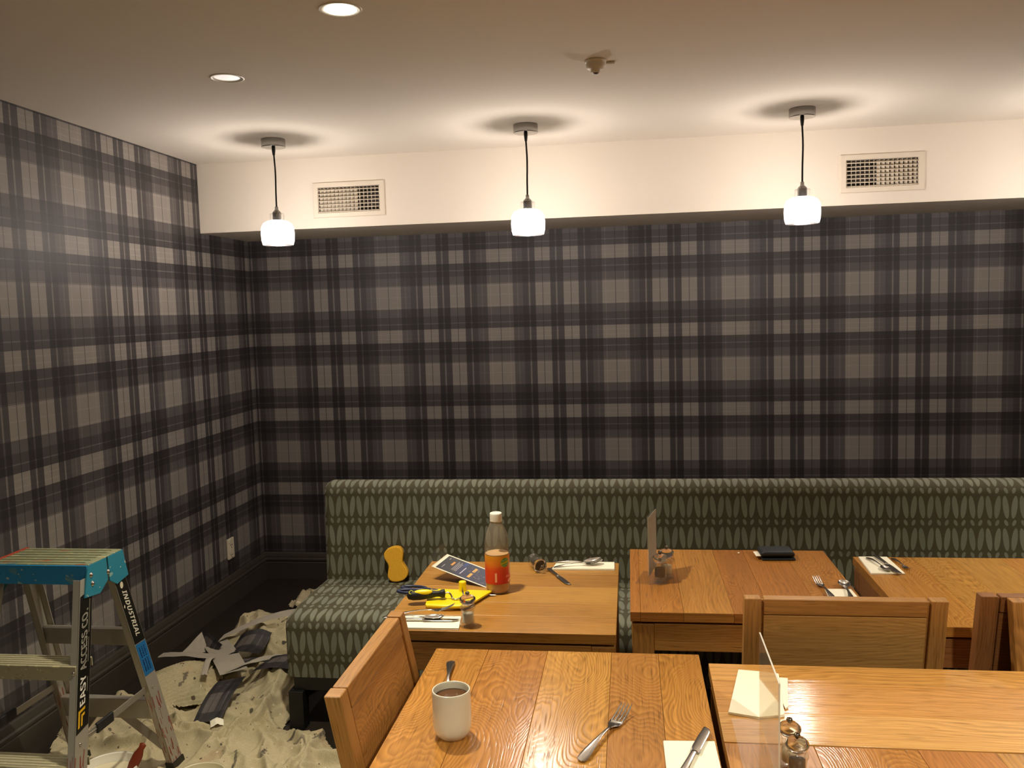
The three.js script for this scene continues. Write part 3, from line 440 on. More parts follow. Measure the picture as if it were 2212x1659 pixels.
// ---------------------------------------------------------------- drop cloths and wallpaper scraps on the floor
{
  const inside = (P, x, z) => { let c = false; for (let i = 0, j = P.length - 1; i < P.length; j = i++) if ((P[i][1] > z) !== (P[j][1] > z) && x < (P[j][0] - P[i][0]) * (z - P[i][1]) / (P[j][1] - P[i][1]) + P[i][0]) c = !c; return c; };
  // creases: long soft folds with one steep side, laid over small crumpled facets
  const creases = (seed, x0, x1, z0, z1, n) => { const r = rng(seed), a = []; for (let k = 0; k < n; k++) { const t = r() * Math.PI, big = k < n * 0.35; a.push({ x: x0 + (x1 - x0) * r(), z: z0 + (z1 - z0) * r(), c: Math.cos(t), s: Math.sin(t), k: (r() - 0.5) * 3.2, L: big ? 0.16 + 0.26 * r() : 0.07 + 0.12 * r(), w: big ? 0.012 + 0.015 * r() : 0.006 + 0.008 * r(), h: big ? 0.04 + 0.05 * r() : 0.014 + 0.022 * r(), e: r() < 0.5 ? 1 : -1 }); } return a; };
  const tri = (q) => Math.abs(q - Math.floor(q) - 0.5) * 2;
  const folded = (F, x, z) => {
    const wx = x + 0.035 * noise(x * 5, z * 5, 2), wz = z + 0.035 * noise(x * 5 + 9, z * 5, 4); let h = 0;
    for (const f of F) { const dx = wx - f.x, dz = wz - f.z, u = dx * f.c + dz * f.s; if (Math.abs(u) > f.L) continue; const t = ((dz * f.c - dx * f.s) - f.k * u * u) * f.e / f.w; if (t < -3 || t > 6) continue; h += f.h * (1 - (u / f.L) ** 2) * (t < 0 ? Math.exp(-2.2 * t * t) : Math.exp(-0.75 * t)); }
    const b = 0.5 + 0.5 * noise(x * 3, z * 3, 7);
    h = h / (1 + h / 0.13);
    return h + b * (0.013 * tri(wx * 9 + wz * 4 + 0.7 * noise(x * 6, z * 6, 1)) + 0.011 * tri(wz * 11 - wx * 5 + 0.7 * noise(x * 6, z * 6, 3)) + 0.005 * tri(wx * 19 + wz * 17 + 0.8 * noise(x * 11, z * 11, 5)));
  };
  const field = (P, step, h, uvs = 1) => {
    const xs = P.map((p) => p[0]), zs = P.map((p) => p[1]), x0 = Math.min(...xs) - 0.05, x1 = Math.max(...xs) + 0.05, z0 = Math.min(...zs) - 0.05, z1 = Math.max(...zs) + 0.05, nx = Math.round((x1 - x0) / step), nz = Math.round((z1 - z0) / step);
    const pos = [], uv = [], id = new Map(), idx = [];
    const at = (i, j) => { const k = i * (nz + 1) + j; if (!id.has(k)) { const x = x0 + i * step, z = z0 + j * step, q = 0.35 * noise(x * 4, z * 4, 9); id.set(k, pos.length / 3); pos.push(x + 0.02 * noise(x * 9, z * 9, 31), h(x, z), z + 0.02 * noise(x * 9, z * 9, 37)); uv.push((x + q * 0.1) * uvs, (z + q * 0.1) * uvs); } return id.get(k); };
    for (let i = 0; i < nx; i++) for (let j = 0; j < nz; j++) { const x = x0 + (i + 0.5) * step, z = z0 + (j + 0.5) * step; if (!inside(P, x + 0.05 * noise(x * 6, z * 6, 3) + 0.02 * noise(x * 17, z * 17, 4), z + 0.05 * noise(x * 6 + 30, z * 6, 5))) continue; const a = at(i, j), b = at(i, j + 1), c = at(i + 1, j), d = at(i + 1, j + 1); idx.push(a, b, c, b, d, c); }
    const g = new THREE.BufferGeometry(); g.setAttribute('position', new THREE.Float32BufferAttribute(pos, 3)); g.setAttribute('uv', new THREE.Float32BufferAttribute(uv, 2)); g.setIndex(idx); g.computeVertexNormals(); return g;
  };
  const bump = (x, z, cx, cz, r, h) => { const d = Math.hypot(x - cx, z - cz) / r; return d < 1 ? h * (1 - d * d) ** 2 : 0; };
  const keep = (x, z) => { let k = 1; for (const [fx, fz, r] of [[-1.75, -2.34, 0.09], [-2.12, -2.34, 0.09], [-1.75, -2.96, 0.09], [-2.12, -2.96, 0.09], [-1.372, -3.285, 0.09], [-0.62, -1.9, 0.4]]) k *= sm(r * 0.55, r * 1.5, Math.hypot(x - fx, z - fz)); return k; };
  const FA = creases(11, -2.25, -0.9, -3.85, -2.2, 270), FC = creases(21, -2.05, -1.44, -4.4, -3.72, 50), FD = creases(33, -1.98, -1.42, -4.9, -4.45, 34);
  const A = [[-2.27, -2.85], [-2.3, -3.08], [-2.22, -3.2], [-2.22, -3.35], [-2.1, -3.42], [-1.95, -3.46], [-1.85, -3.75], [-1.62, -3.86], [-1.44, -3.85], [-1.44, -3.22], [-1.3, -3.19], [-1.22, -3.12], [-1.1, -3.08], [-0.9, -2.95], [-0.85, -2.2], [-1.5, -1.9], [-2.3, -2.1]];
  single('drop_cloth', 'large cream cotton drop cloth splashed with paint, spread crumpled under the step ladder', 'drop cloth', field(A, 0.0062, (x, z) => 0.004 + keep(x, z) * (folded(FA, x, z) + bump(x, z, -1.62, -3.42, 0.28, 0.05) + bump(x, z, -1.55, -3.62, 0.22, 0.08))), M.cloth);
  const B = [[-2.1, -3.42], [-2.23, -3.64], [-2.12, -3.78], [-1.98, -3.76], [-1.84, -3.56], [-1.8, -3.36], [-1.98, -3.3]];
  single('drop_cloth', 'pleated cream cloth folded in close ridges behind the ladder foot', 'drop cloth', field(B, 0.005, (x, z) => { const e = (x * 0.42 + z * 0.9) + 0.03 * noise(x * 5, z * 5, 2); return 0.02 + bump(x, z, -2.0, -3.54, 0.34, 0.1) + 0.012 * (1 - Math.abs(Math.sin(e * 135 + 5 * noise(x * 4, z * 4, 6)))); }), M.cloth);
  const C = [[-1.97, -3.68], [-2.0, -3.85], [-2.06, -4.12], [-2.05, -4.32], [-1.84, -4.3], [-1.44, -4.3], [-1.44, -3.72], [-1.7, -3.66]];
  single('drop_cloth', 'crumpled heap of splashed cream cloth beside the end of the bench', 'drop cloth', field(C, 0.006, (x, z) => 0.01 + folded(FC, x, z) + bump(x, z, -1.95, -4.2, 0.22, 0.09) + bump(x, z, -1.78, -4.02, 0.38, 0.085) + bump(x, z, -1.58, -3.95, 0.3, 0.06)), M.cloth);
  const D = [[-1.98, -4.62], [-1.9, -4.75], [-1.72, -4.9], [-1.5, -4.9], [-1.42, -4.5], [-1.6, -4.45], [-1.8, -4.52]];
  single('drop_cloth', 'far corner of crumpled cream cloth showing behind the bench seat', 'drop cloth', field(D, 0.009, (x, z) => 0.006 + folded(FD, x, z) + bump(x, z, -1.72, -4.68, 0.3, 0.07)), M.cloth);
  // wallpaper offcuts: pale back or tartan face, each a bent sheet with its own corners [x, y, z] (bilinear) and a sag
  const scrap = (label, c, bend, mat, curl = 0) => single('wallpaper_offcut', label, 'wallpaper offcut', sheet(14, 8, (u, v) => {
    const o = [0, 1, 2].map((k) => c[0][k] * (1 - u) * (1 - v) + c[1][k] * u * (1 - v) + c[2][k] * u * v + c[3][k] * (1 - u) * v);
    o[1] += bend * Math.sin(u * Math.PI) + curl * Math.sin(v * Math.PI) + 0.004 * noise(u * 5, v * 4, c[0][0] * 9); return o;
  }), mat, 'wallpaper offcuts on the drop cloths');
  const P = M.paperBack, T = M.plaidScrap;
  scrap('long white curved wallpaper strip lying across the cloth heap by the bench', [[-2.01, 0.12, -3.86], [-1.62, 0.19, -4.08], [-1.62, 0.21, -4.12], [-2.01, 0.13, -3.93]], 0.03, P);
  scrap('thin white paper strip reaching from the ladder foot over the pleated cloth', [[-2.235, 0.1, -3.7], [-1.9, 0.13, -3.62], [-1.89, 0.135, -3.66], [-2.23, 0.105, -3.745]], 0.012, P);
  scrap('large pale diagonal sheet with a pointed lower corner on the cloths', [[-2.09, 0.1, -3.86], [-1.8, 0.13, -3.46], [-1.7, 0.14, -3.52], [-1.98, 0.12, -3.9]], 0.015, P);
  scrap('small white paper triangle poking up behind the thin strip', [[-2.14, 0.1, -3.74], [-2.02, 0.1, -3.78], [-2.03, 0.1, -3.8], [-2.1, 0.16, -3.88]], 0, P);
  scrap('grey pointed flap to the right of the large pale sheet', [[-1.79, 0.135, -3.47], [-1.62, 0.15, -3.6], [-1.6, 0.15, -3.66], [-1.72, 0.15, -3.56]], 0.01, P);
  scrap('dark tartan piece hanging over a fold below the large pale sheet', [[-1.79, 0.12, -3.42], [-1.68, 0.13, -3.46], [-1.67, 0.06, -3.2], [-1.78, 0.055, -3.17]], 0.0, T, 0.02);
  scrap('upright curled dark tartan sheet standing between the skirting and the cloth heap', [[-2.13, 0.03, -3.85], [-1.97, 0.03, -3.66], [-1.93, 0.15, -3.75], [-2.11, 0.15, -3.93]], 0.0, T, 0.02);
  scrap('dark narrow tartan strip lying below the cloth heap', [[-1.9, 0.11, -3.58], [-1.64, 0.12, -3.64], [-1.64, 0.125, -3.68], [-1.9, 0.115, -3.62]], 0.01, T);
  scrap('grey-brown folded tartan piece by the bench leg', [[-1.68, 0.13, -3.5], [-1.46, 0.14, -3.5], [-1.46, 0.15, -3.6], [-1.62, 0.16, -3.6]], 0.02, T);
  scrap('narrow white paper curl lying across the lower edge of the large pale sheet', [[-1.93, 0.14, -3.62], [-1.905, 0.14, -3.63], [-1.86, 0.13, -3.46], [-1.885, 0.13, -3.45]], 0.004, P, 0.025);
  scrap('small rounded white paper scrap on the open cloth below the tartan piece', [[-1.72, 0.05, -3.2], [-1.67, 0.05, -3.215], [-1.64, 0.055, -3.16], [-1.69, 0.05, -3.145]], 0.012, M.napkin, 0.012);
  scrap('crumpled dark tartan piece in the hollow of the cloth heap', [[-1.9, 0.12, -3.64], [-1.73, 0.13, -3.7], [-1.72, 0.18, -3.84], [-1.87, 0.17, -3.82]], 0.025, T, -0.015);
}
// ---------------------------------------------------------------- paste buckets and brush, bottom left
{
  const wall = (r0, r1, h, w) => lathe([[0, 0.004], [r0 - 0.004, 0.004], [r1 - w, h - 0.004], [r1 - w * 0.4, h], [r1 + 0.003, h], [r1 + 0.003, h - 0.012], [r1, h - 0.014], [r0, 0.002], [0, 0]], 56);
  const b = thing('paste_bucket', 'white plastic paste bucket standing under the ladder, a brush in it', 'bucket', [-1.86, 0.012, -2.73]);
  part('body', wall(0.085, 0.1, 0.1, 0.004), M.whitePlastic, b);
  part('paste', lathe([[0, 0.07], [0.088, 0.07], [0.088, 0.066], [0, 0.066]], 40), std({ color: '#ded3b4', roughness: 0.5 }), b, 'cream wallpaper paste');
  const c = thing('paste_bucket', 'cream plastic tub at the bottom edge, right of the ladder foot', 'bucket', [-1.505, 0.014, -2.7]);
  part('body', wall(0.075, 0.088, 0.096, 0.003), std({ color: '#cfc6a6', roughness: 0.4 }), c);
  const h = thing('paste_brush', 'paste brush with a red-brown wooden handle leaning out of the white bucket', 'brush', [-1.795, 0.068, -2.735]);
  h.rotation.set(-0.25, 0, -0.42);
  part('handle', lathe([[0, 0.0], [0.012, 0.002], [0.013, 0.02], [0.017, 0.05], [0.016, 0.085], [0.009, 0.11], [0.011, 0.125], [0, 0.132]], 24).scale(1.15, 1, 0.7), std({ color: '#7a3115', roughness: 0.4 }), h);
  part('ferrule', rbox(0.05, 0.028, 0.02, 0.003, [0, -0.012, 0]), M.steel, h);
  part('bristles', rbox(0.046, 0.05, 0.017, 0.004, [0, -0.048, 0]), std({ color: '#b9a57c', roughness: 0.9 }), h);
}
// ---------------------------------------------------------------- table ware
const TOP = 0.75;
const CUT = {};
{
  const S = (x, y, w, t = 0.0022, d = 0) => ({ x, y, w, t, d });
  const handle = strip([S(-0.1, 0.0022, 0.0015), S(-0.0985, 0.0024, 0.006), S(-0.094, 0.003, 0.0088), S(-0.086, 0.0042, 0.0096), S(-0.07, 0.0062, 0.0086), S(-0.045, 0.0082, 0.0058), S(-0.02, 0.0088, 0.0036, 0.0028), S(0.005, 0.0078, 0.003, 0.003), S(0.022, 0.0058, 0.0032, 0.003)], 6);
  CUT.handle = handle;
  CUT.bowl = strip([S(0.02, 0.0058, 0.0032, 0.003), S(0.03, 0.0062, 0.006, 0.002, 0.0012), S(0.04, 0.0076, 0.0135, 0.0016, 0.0046), S(0.052, 0.0086, 0.0182, 0.0014, 0.0072), S(0.066, 0.009, 0.0198, 0.0013, 0.0084), S(0.08, 0.0093, 0.018, 0.0013, 0.0072), S(0.09, 0.0098, 0.0128, 0.0013, 0.004), S(0.0965, 0.0104, 0.006, 0.0012, 0.0012), S(0.0985, 0.0107, 0.0012, 0.0012)], 12);
  CUT.palm = strip([S(0.02, 0.0058, 0.0032, 0.003), S(0.028, 0.005, 0.0062, 0.002), S(0.036, 0.0034, 0.0112, 0.0018, 0.001), S(0.046, 0.0028, 0.0124, 0.0016, 0.0014), S(0.054, 0.0036, 0.0124, 0.0015, 0.0012)], 8);
  CUT.tine = [-1.5, -0.5, 0.5, 1.5].map((k) => { const st = [S(0.052, 0.0032, 0.0022, 0.0018), S(0.066, 0.0052, 0.002, 0.0017), S(0.08, 0.0092, 0.0018, 0.0016), S(0.092, 0.0138, 0.0014, 0.0014), S(0.099, 0.0168, 0.0006, 0.0008)]; for (const s of st) s.z = k * 0.0066; return strip(st, 4); });
  CUT.knifeHandle = strip([S(-0.105, 0.004, 0.002, 0.003), S(-0.102, 0.0042, 0.0075, 0.006), S(-0.08, 0.0045, 0.0085, 0.007), S(-0.03, 0.0045, 0.0066, 0.0072), S(0.0, 0.0045, 0.0062, 0.0072), S(0.006, 0.0045, 0.0062, 0.0066)], 8);
  { const st = [S(0.004, 0.0042, 0.0095, 0.0022), S(0.03, 0.004, 0.0098, 0.0018), S(0.07, 0.0036, 0.0098, 0.0016), S(0.095, 0.0034, 0.009, 0.0015), S(0.107, 0.0033, 0.0062, 0.0014), S(0.113, 0.0032, 0.0012, 0.001)]; st[0].z = 0.002; st[4].z = -0.0025; st[5].z = -0.007; CUT.blade = strip(st, 6); }
}
// a piece of cutlery whose handle end lies at [x, z] and tip at [x2, z2]; lift raises it, pitch tips its head up
function cutlery(kind, label, x, z, x2, z2, y = 0, opt = {}) {
  const t = thing(kind, label, kind.includes('spoon') ? 'spoon' : kind.includes('fork') ? 'fork' : 'knife');
  const L = Math.hypot(x2 - x, z2 - z), k = opt.k ?? L / (kind === 'table_knife' ? 0.218 : 0.199), m = opt.mat ?? M.steel;
  t.position.set((x + x2) / 2, TOP + 0.0005 + y, (z + z2) / 2); t.rotation.set(opt.roll ?? 0, Math.atan2(-(z2 - z), x2 - x), opt.pitch ?? 0, 'YZX'); t.scale.setScalar(k);
  if (kind === 'table_knife') { part('handle', CUT.knifeHandle, m, t); part('blade', CUT.blade, m, t); }
  else { part('handle', CUT.handle, m, t); if (kind.includes('fork')) { part('head', CUT.palm, m, t); for (const g of CUT.tine) part('tine', g, m, t); } else part('bowl', CUT.bowl, m, t); }
  return t;
}
// folded paper napkin given by its four corners on the table
function napkin(label, c, th = 0.005, y = 0, tilt = 0) {
  const r = rng(c.length + (c[0][0] * 1000 | 0)), layers = [];
  for (let k = 0; k < 3; k++) { const j = () => (r() - 0.5) * 0.0016, s = new THREE.Shape(c.map(([x, z]) => new THREE.Vector2(x + j(), -z + j()))); const g = new THREE.ExtrudeGeometry(s, { depth: th / 3 - 0.0004, bevelEnabled: true, bevelSize: 0.0006, bevelThickness: 0.0002, bevelOffset: -0.0006, bevelSegments: 1 }); g.rotateX(-Math.PI / 2); g.translate(0, TOP + 0.0004 + y + k * th / 3, 0); layers.push(g); }
  const g = merge(layers); if (tilt) g.translate(0, -TOP, 1.822).rotateX(tilt).translate(0, TOP, -1.822);
  return single('paper_napkin', label, 'napkin', g, M.napkin);
}
function mill(label, pos, contents, k = 1, lying) {
  const t = thing(contents === 'salt' ? 'salt_mill' : 'pepper_mill', label, contents === 'salt' ? 'salt mill' : 'pepper mill', pos);
  t.scale.setScalar(k);
  part('body', lathe([[0, 0.0], [0.0235, 0], [0.0245, 0.003], [0.0245, 0.008], [0.021, 0.014], [0.0195, 0.024], [0.0195, 0.042], [0.021, 0.052], [0.0235, 0.056], [0.0235, 0.062], [0.02, 0.065], [0.017, 0.066], [0.017, 0.016], [0.017, 0.012], [0, 0.012]], 48), M.millBody, t, 'clear moulded body');
  part('contents', lathe(contents === 'salt' ? [[0, 0.0125], [0.0165, 0.0125], [0.0165, 0.041], [0, 0.042]] : [[0, 0.022], [0.0165, 0.022], [0.0165, 0.049], [0, 0.05]], 28), contents === 'salt' ? M.salt : M.pepper, t, contents === 'salt' ? 'white salt' : 'dark peppercorns');
  part('head', lathe([[0, 0.0668], [0.013, 0.0668], [0.0165, 0.069], [0.0175, 0.072], [0.022, 0.075], [0.0245, 0.081], [0.0235, 0.087], [0.018, 0.0925], [0.009, 0.0945], [0, 0.095]], 48), M.glass, t, 'clear turning head');
  part('knob', lathe([[0, 0.0945], [0.003, 0.0945], [0.0035, 0.0965], [0.0062, 0.0985], [0.007, 0.102], [0.005, 0.1055], [0, 0.107]], 24), M.chrome, t, 'chrome knob');
  return t;
}
// --- coffee table
{
  const mug = thing('coffee_mug', 'white handleless coffee mug, nearly full', 'mug', [-0.402, TOP, -1.805]);
  part('body', lathe([[0, 0.003], [0.025, 0.003], [0.026, 0], [0.0295, 0], [0.0315, 0.0025], [0.0365, 0.008], [0.0403, 0.016], [0.0422, 0.026], [0.0428, 0.04], [0.0428, 0.07], [0.0425, 0.102], [0.0418, 0.1055], [0.0405, 0.1065], [0.0388, 0.1055], [0.0388, 0.1], [0.0388, 0.034], [0.034, 0.014], [0.02, 0.007], [0, 0.006]], 72), M.ceramic, mug);
  part('coffee', lathe([[0, 0.09], [0.034, 0.09], [0.0386, 0.0906], [0.0386, 0.088], [0, 0.088]], 56), M.coffee, mug, 'milky brown coffee');
  cutlery('teaspoon', 'teaspoon lying behind the white coffee mug', -0.487, -2.2, -0.452, -1.957, 0);
  cutlery('dinner_fork', 'fork lying alone on the coffee mug table', -0.114, -1.712, -0.02, -1.945, 0);
  napkin('white napkin under the knife on the coffee mug table', [[0.057, -1.807], [0.165, -1.812], [0.168, -1.62], [0.06, -1.61]]);
  cutlery('table_knife', 'knife lying on the napkin of the coffee mug table', 0.078, -1.636, 0.155, -1.86, 0.0055);
}
// --- pale strip table
{
  napkin('white napkin left of the clear stand on the pale oak table', [[0.255, -2.148], [0.319, -2.14], [0.35, -2.132], [0.33, -1.935], [0.288, -1.915], [0.207, -1.937]], 0.006, 0, LEAF);
  napkin('second white napkin peeping out behind the clear stand', [[0.328, -2.118], [0.368, -2.112], [0.345, -1.975], [0.338, -1.965]], 0.004, 0, LEAF);
  const s = thing('menu_stand', 'empty clear acrylic menu stand on the pale oak table', 'menu stand', [0.274, TOP + 0.003, -1.79]); s.rotation.x = 0.022;
  part('panel', rbox(0.003, 0.2, 0.25, 0.0008, [0, 0.102, 0]), M.hazy, s); part('edge', merge([rbox(0.0034, 0.0016, 0.25, 0.0004, [0, 0.2024, 0]), rbox(0.0034, 0.2, 0.0016, 0.0004, [0, 0.102, 0.1254])]), M.edge, s, 'pale polished edge'); part('base', rbox(0.07, 0.003, 0.25, 0.0008, [-0.028, 0.0018, 0]), M.acrylic, s);
  mill('salt mill behind the pepper mill on the pale oak table', [0.306, TOP, -1.735], 'salt', 0.94);
  mill('pepper mill in front of the clear stand at the bottom edge', [0.309, TOP, -1.672], 'pepper', 0.94);
}
// --- table with the juice bottle
{
  const b = thing('juice_bottle', 'plastic bottle half full of orange juice with a red and orange label', 'bottle', [-0.448, TOP, -2.785]);
  part('body', lathe([[0, 0.003], [0.022, 0.002], [0.033, 0.0], [0.038, 0.006], [0.0405, 0.018], [0.0405, 0.16], [0.0395, 0.178], [0.035, 0.2], [0.026, 0.222], [0.019, 0.236], [0.0175, 0.24], [0.0175, 0.252]], 64), M.bottlePlastic, b, 'clear plastic body');
  part('juice', lathe([[0, 0.004], [0.03, 0.004], [0.036, 0.009], [0.0392, 0.02], [0.0392, 0.132], [0.0, 0.132]], 56), M.juice, b, 'cloudy orange juice');
  part('juice_surface', lathe([[0, 0.1336], [0.038, 0.1334], [0.0393, 0.1322], [0, 0.1322]], 48), M.juiceTop, b, 'pale frothy juice surface');
  const lab = canvas(1024, 400, (g, w, h) => {
    const gr = g.createLinearGradient(0, 0, 0, h); gr.addColorStop(0, '#e09a1e'); gr.addColorStop(0.3, '#e0761e'); gr.addColorStop(0.52, '#d8421c'); gr.addColorStop(1, '#c9241c'); g.fillStyle = gr; g.fillRect(0, 0, w, h);
    g.fillStyle = '#e7a12a'; for (let i = 0; i < 40; i++) { g.globalAlpha = 0.08; g.beginPath(); g.ellipse((i * 137) % w, 40 + (i * 53) % 120, 60, 24, 0.2, 0, 7); g.fill(); } g.globalAlpha = 1;
    g.save(); g.translate(640, 96); g.beginPath(); g.arc(0, 0, 66, 0, 7); g.fillStyle = '#8fae35'; g.fill(); g.beginPath(); g.arc(0, 0, 58, 0, 7); g.clip(); g.fillStyle = '#2f7a26'; g.fillRect(-70, -70, 140, 140); g.rotate(-0.2); g.fillStyle = '#7fae72'; g.fillRect(-44, -48, 88, 28); g.fillStyle = '#b9b818'; g.fillRect(-70, -14, 140, 34); g.fillStyle = '#7fae72'; g.fillRect(-44, 28, 88, 20); g.restore();
    g.fillStyle = '#e8b78f'; g.beginPath(); g.ellipse(742, 190, 34, 96, 0.1, 0, 7); g.fill();
    g.fillStyle = '#f0a58c'; g.font = 'italic bold 44px sans-serif'; g.fillText('Magn', 642, 312);
    g.fillStyle = '#f0c69c'; g.beginPath(); g.ellipse(724, 362, 44, 24, -0.35, 0, 7); g.fill();
    g.save(); g.translate(512, 238); g.rotate(Math.PI / 2); g.fillStyle = '#efb489'; g.fillRect(0, -8, 132, 26); g.restore();
  });
  const cyl = new THREE.CylinderGeometry(0.0413, 0.0413, 0.094, 96, 1, true, 0, Math.PI * 2); cyl.translate(0, 0.0835, 0);
  const lm = std({ map: lab, roughness: 0.4, side: THREE.DoubleSide }), lp = part('label', cyl, lm, b, 'orange to red printed label'); lp.rotation.y = Math.PI + 0.05;
  part('cap', lathe([[0, 0.268], [0.018, 0.268], [0.0195, 0.2665], [0.0202, 0.263], [0.0205, 0.247], [0.0198, 0.245], [0.0205, 0.2435], [0.0205, 0.2395], [0.0185, 0.2385], [0, 0.2385]], 56), M.whitePlastic, b, 'white screw cap');
  // toppled T-shaped menu stand with a printed card
  const L = V(-0.684, 0.807, -2.945), R = V(-0.474, 0.756, -2.868), along = R.clone().sub(L).normalize(), acr = V(0.14, 0.24, -1).normalize();
  const cross = acr.clone().sub(along.clone().multiplyScalar(acr.dot(along))).normalize(), up = cross.clone().cross(along).multiplyScalar(-1).normalize(); if (up.y < 0) up.negate();
  const mt = thing('menu_stand', 'toppled clear menu stand holding a dark blue printed card, left of the bottle', 'menu stand', [0, 0, 0]);
  const basis = new THREE.Matrix4().makeBasis(along, up, along.clone().cross(up).normalize()), O = L.clone().add(R).multiplyScalar(0.5); basis.setPosition(O); mt.applyMatrix4(basis);
  const len = L.distanceTo(R);
  part('panel', rbox(len, 0.003, 0.105, 0.0008), M.acrylic, mt, 'clear acrylic panel');
  part('base', rbox(0.003, 0.11, 0.105, 0.0008, [-len / 2 - 0.0015, 0.0, 0]), phys({ color: '#ffffff', transmission: 1, thickness: 0, roughness: 0.1, ior: 1.15, specularIntensity: 0.5 }), mt, 'clear acrylic base');
  const card = canvas(1024, 500, (g, w, h) => {
    g.fillStyle = '#d9d2bd'; g.fillRect(0, 0, w, h); g.fillStyle = '#252a45'; g.fillRect(62, 26, w - 80, h - 52); const r = rng(3);
    g.fillStyle = '#2c2a30'; g.fillRect(62, 26, 330, h - 52); g.fillStyle = '#21356e'; g.fillRect(400, 30, 60, 130);
    g.save(); g.rotate(-Math.PI / 2); g.fillStyle = '#9a96a0'; for (const [x, a, b] of [[120, 70, 130], [135, 300, 410]]) g.fillRect(-b, x, b - a, 12); for (let k = 0; k < 4; k++) g.fillRect(-(380), 300 + k * 26, 290 - 40 * (k % 2), 10); g.fillStyle = '#b8b4c4'; g.fillRect(-400, 470, 220, 16); g.fillStyle = '#c98a3a'; g.fillRect(-260, 222, 120, 36); g.fillStyle = '#c99a3c'; g.fillRect(-230, 610, 130, 50); g.fillRect(-410, 612, 140, 48); g.restore();
    for (let i = 0; i < 60; i++) { g.globalAlpha = 0.3; g.fillStyle = ['#8a5a3a', '#5a4a6a', '#b49a70', '#3a2f44'][r() * 4 | 0]; g.beginPath(); g.ellipse(560 + r() * 420, 60 + r() * 380, 8 + 26 * r(), 5 + 16 * r(), r() * 3, 0, 7); g.fill(); }
  });
  const cg = new THREE.PlaneGeometry(len - 0.006, 0.1); cg.rotateX(-Math.PI / 2); cg.translate(0, 0.0022, 0);
  part('printed_card', cg, std({ map: card, roughness: 0.45, side: THREE.DoubleSide }), mt, 'dark blue card with orange lettering');
  // scissors
  const sc = thing('scissors', 'scissors with dark blue handles, blades under the yellow spatula', 'scissors', [-0.745, TOP + 0.003, -2.765]); sc.rotation.y = -0.1;
  for (const q of [-1, 1]) {
    const ring = []; for (let k = 0; k < 24; k++) { const a = k / 24 * Math.PI * 2; ring.push(V(0.008 + 0.042 * Math.cos(a), 0.006, q * 0.019 + 0.0165 * Math.sin(a))); }
    part('handle', merge([new THREE.TubeGeometry(new THREE.CatmullRomCurve3(ring, true), 60, 0.0052, 8, true), tube([V(0.048, 0.006, q * 0.016), V(0.075, 0.006, q * 0.007), V(0.1, 0.006, 0)], 0.006, 20, 8)]), M.navy, sc, 'dark blue plastic handle');
    part('blade', strip([{ x: 0.09, y: 0.003, w: 0.007, t: 0.002, d: 0 }, { x: 0.15, y: 0.0028, w: 0.0085, t: 0.002, d: 0 }, { x: 0.26, y: 0.0025, w: 0.005, t: 0.0018, d: 0 }, { x: 0.3, y: 0.0022, w: 0.001, t: 0.001, d: 0 }], 4).translate(0, q * 0.0009, q * 0.002), M.steel, sc);
  }
  part('pivot_screw', lathe([[0, 0.0062], [0.003, 0.006], [0.004, 0.0045], [0, 0.0045]], 16).translate(0.13, 0, 0), M.steel, sc);
  // yellow spatula: a thin trapezoid with a thick ridge along its front edge
  const sp = thing('smoothing_spatula', 'bright yellow plastic wallpaper spatula lying under the seam roller', 'spatula', [0, TOP + 0.0085, 0]);
  part('blade', extrude([[-0.655, 2.61], [-0.52, 2.6], [-0.462, 2.755], [-0.672, 2.765]], 0.004, 0.001).rotateX(-Math.PI / 2), M.yellow, sp);
  part('ridge', tube([V(-0.648, 0.004, -2.6), V(-0.585, 0.004, -2.594), V(-0.525, 0.004, -2.6)], 0.0065, 20, 10), M.yellow, sp);
  // seam roller
  const ro = thing('seam_roller', 'seam roller with a black and yellow handle, bent steel rod and yellow roller', 'seam roller', [-0.655, TOP + 0.0305, -2.655]); ro.rotation.y = 0.16; ro.rotation.z = 0.03;
  const grip = strip([{ x: -0.068, y: 0, w: 0.003, t: 0.006, d: 0 }, { x: -0.064, y: 0, w: 0.0115, t: 0.022, d: 0 }, { x: -0.05, y: 0, w: 0.0165, t: 0.03, d: 0 }, { x: -0.025, y: 0, w: 0.0165, t: 0.031, d: 0 }, { x: 0.005, y: 0, w: 0.0125, t: 0.025, d: 0 }, { x: 0.028, y: 0, w: 0.009, t: 0.0185, d: 0 }, { x: 0.036, y: 0, w: 0.0095, t: 0.019, d: 0 }, { x: 0.043, y: 0, w: 0.013, t: 0.026, d: 0 }, { x: 0.053, y: 0, w: 0.013, t: 0.026, d: 0 }, { x: 0.055, y: 0, w: 0.006, t: 0.01, d: 0 }], 12);
  part('grip', grip, M.softBlack, ro, 'black rubber grip');
  const inlay = new THREE.SphereGeometry(1, 32, 16); inlay.scale(0.031, 0.0075, 0.0098); inlay.rotateX(0.75); inlay.translate(-0.016, 0.0105, 0.0065);
  part('inlay', inlay, M.yellow, ro, 'yellow grip inlay');
  part('hanging_ring', new THREE.TorusGeometry(0.0062, 0.0017, 10, 28).rotateX(-Math.PI / 2 + 0.75).translate(-0.0535, 0.0125, 0.0075), std({ color: '#a6a51c', roughness: 0.5 }), ro, 'yellow eyelet');
  part('rod', tube([V(0.054, 0, 0), V(0.066, 0.001, 0.0), V(0.073, -0.004, 0.004), V(0.078, -0.014, 0.012), V(0.086, -0.0165, 0.018), V(0.1, -0.015, 0.014), V(0.112, -0.011, 0.0), V(0.11, -0.008, -0.02), V(0.108, -0.006, -0.06)], 0.0028, 60, 10), M.steel, ro, 'bent steel rod');
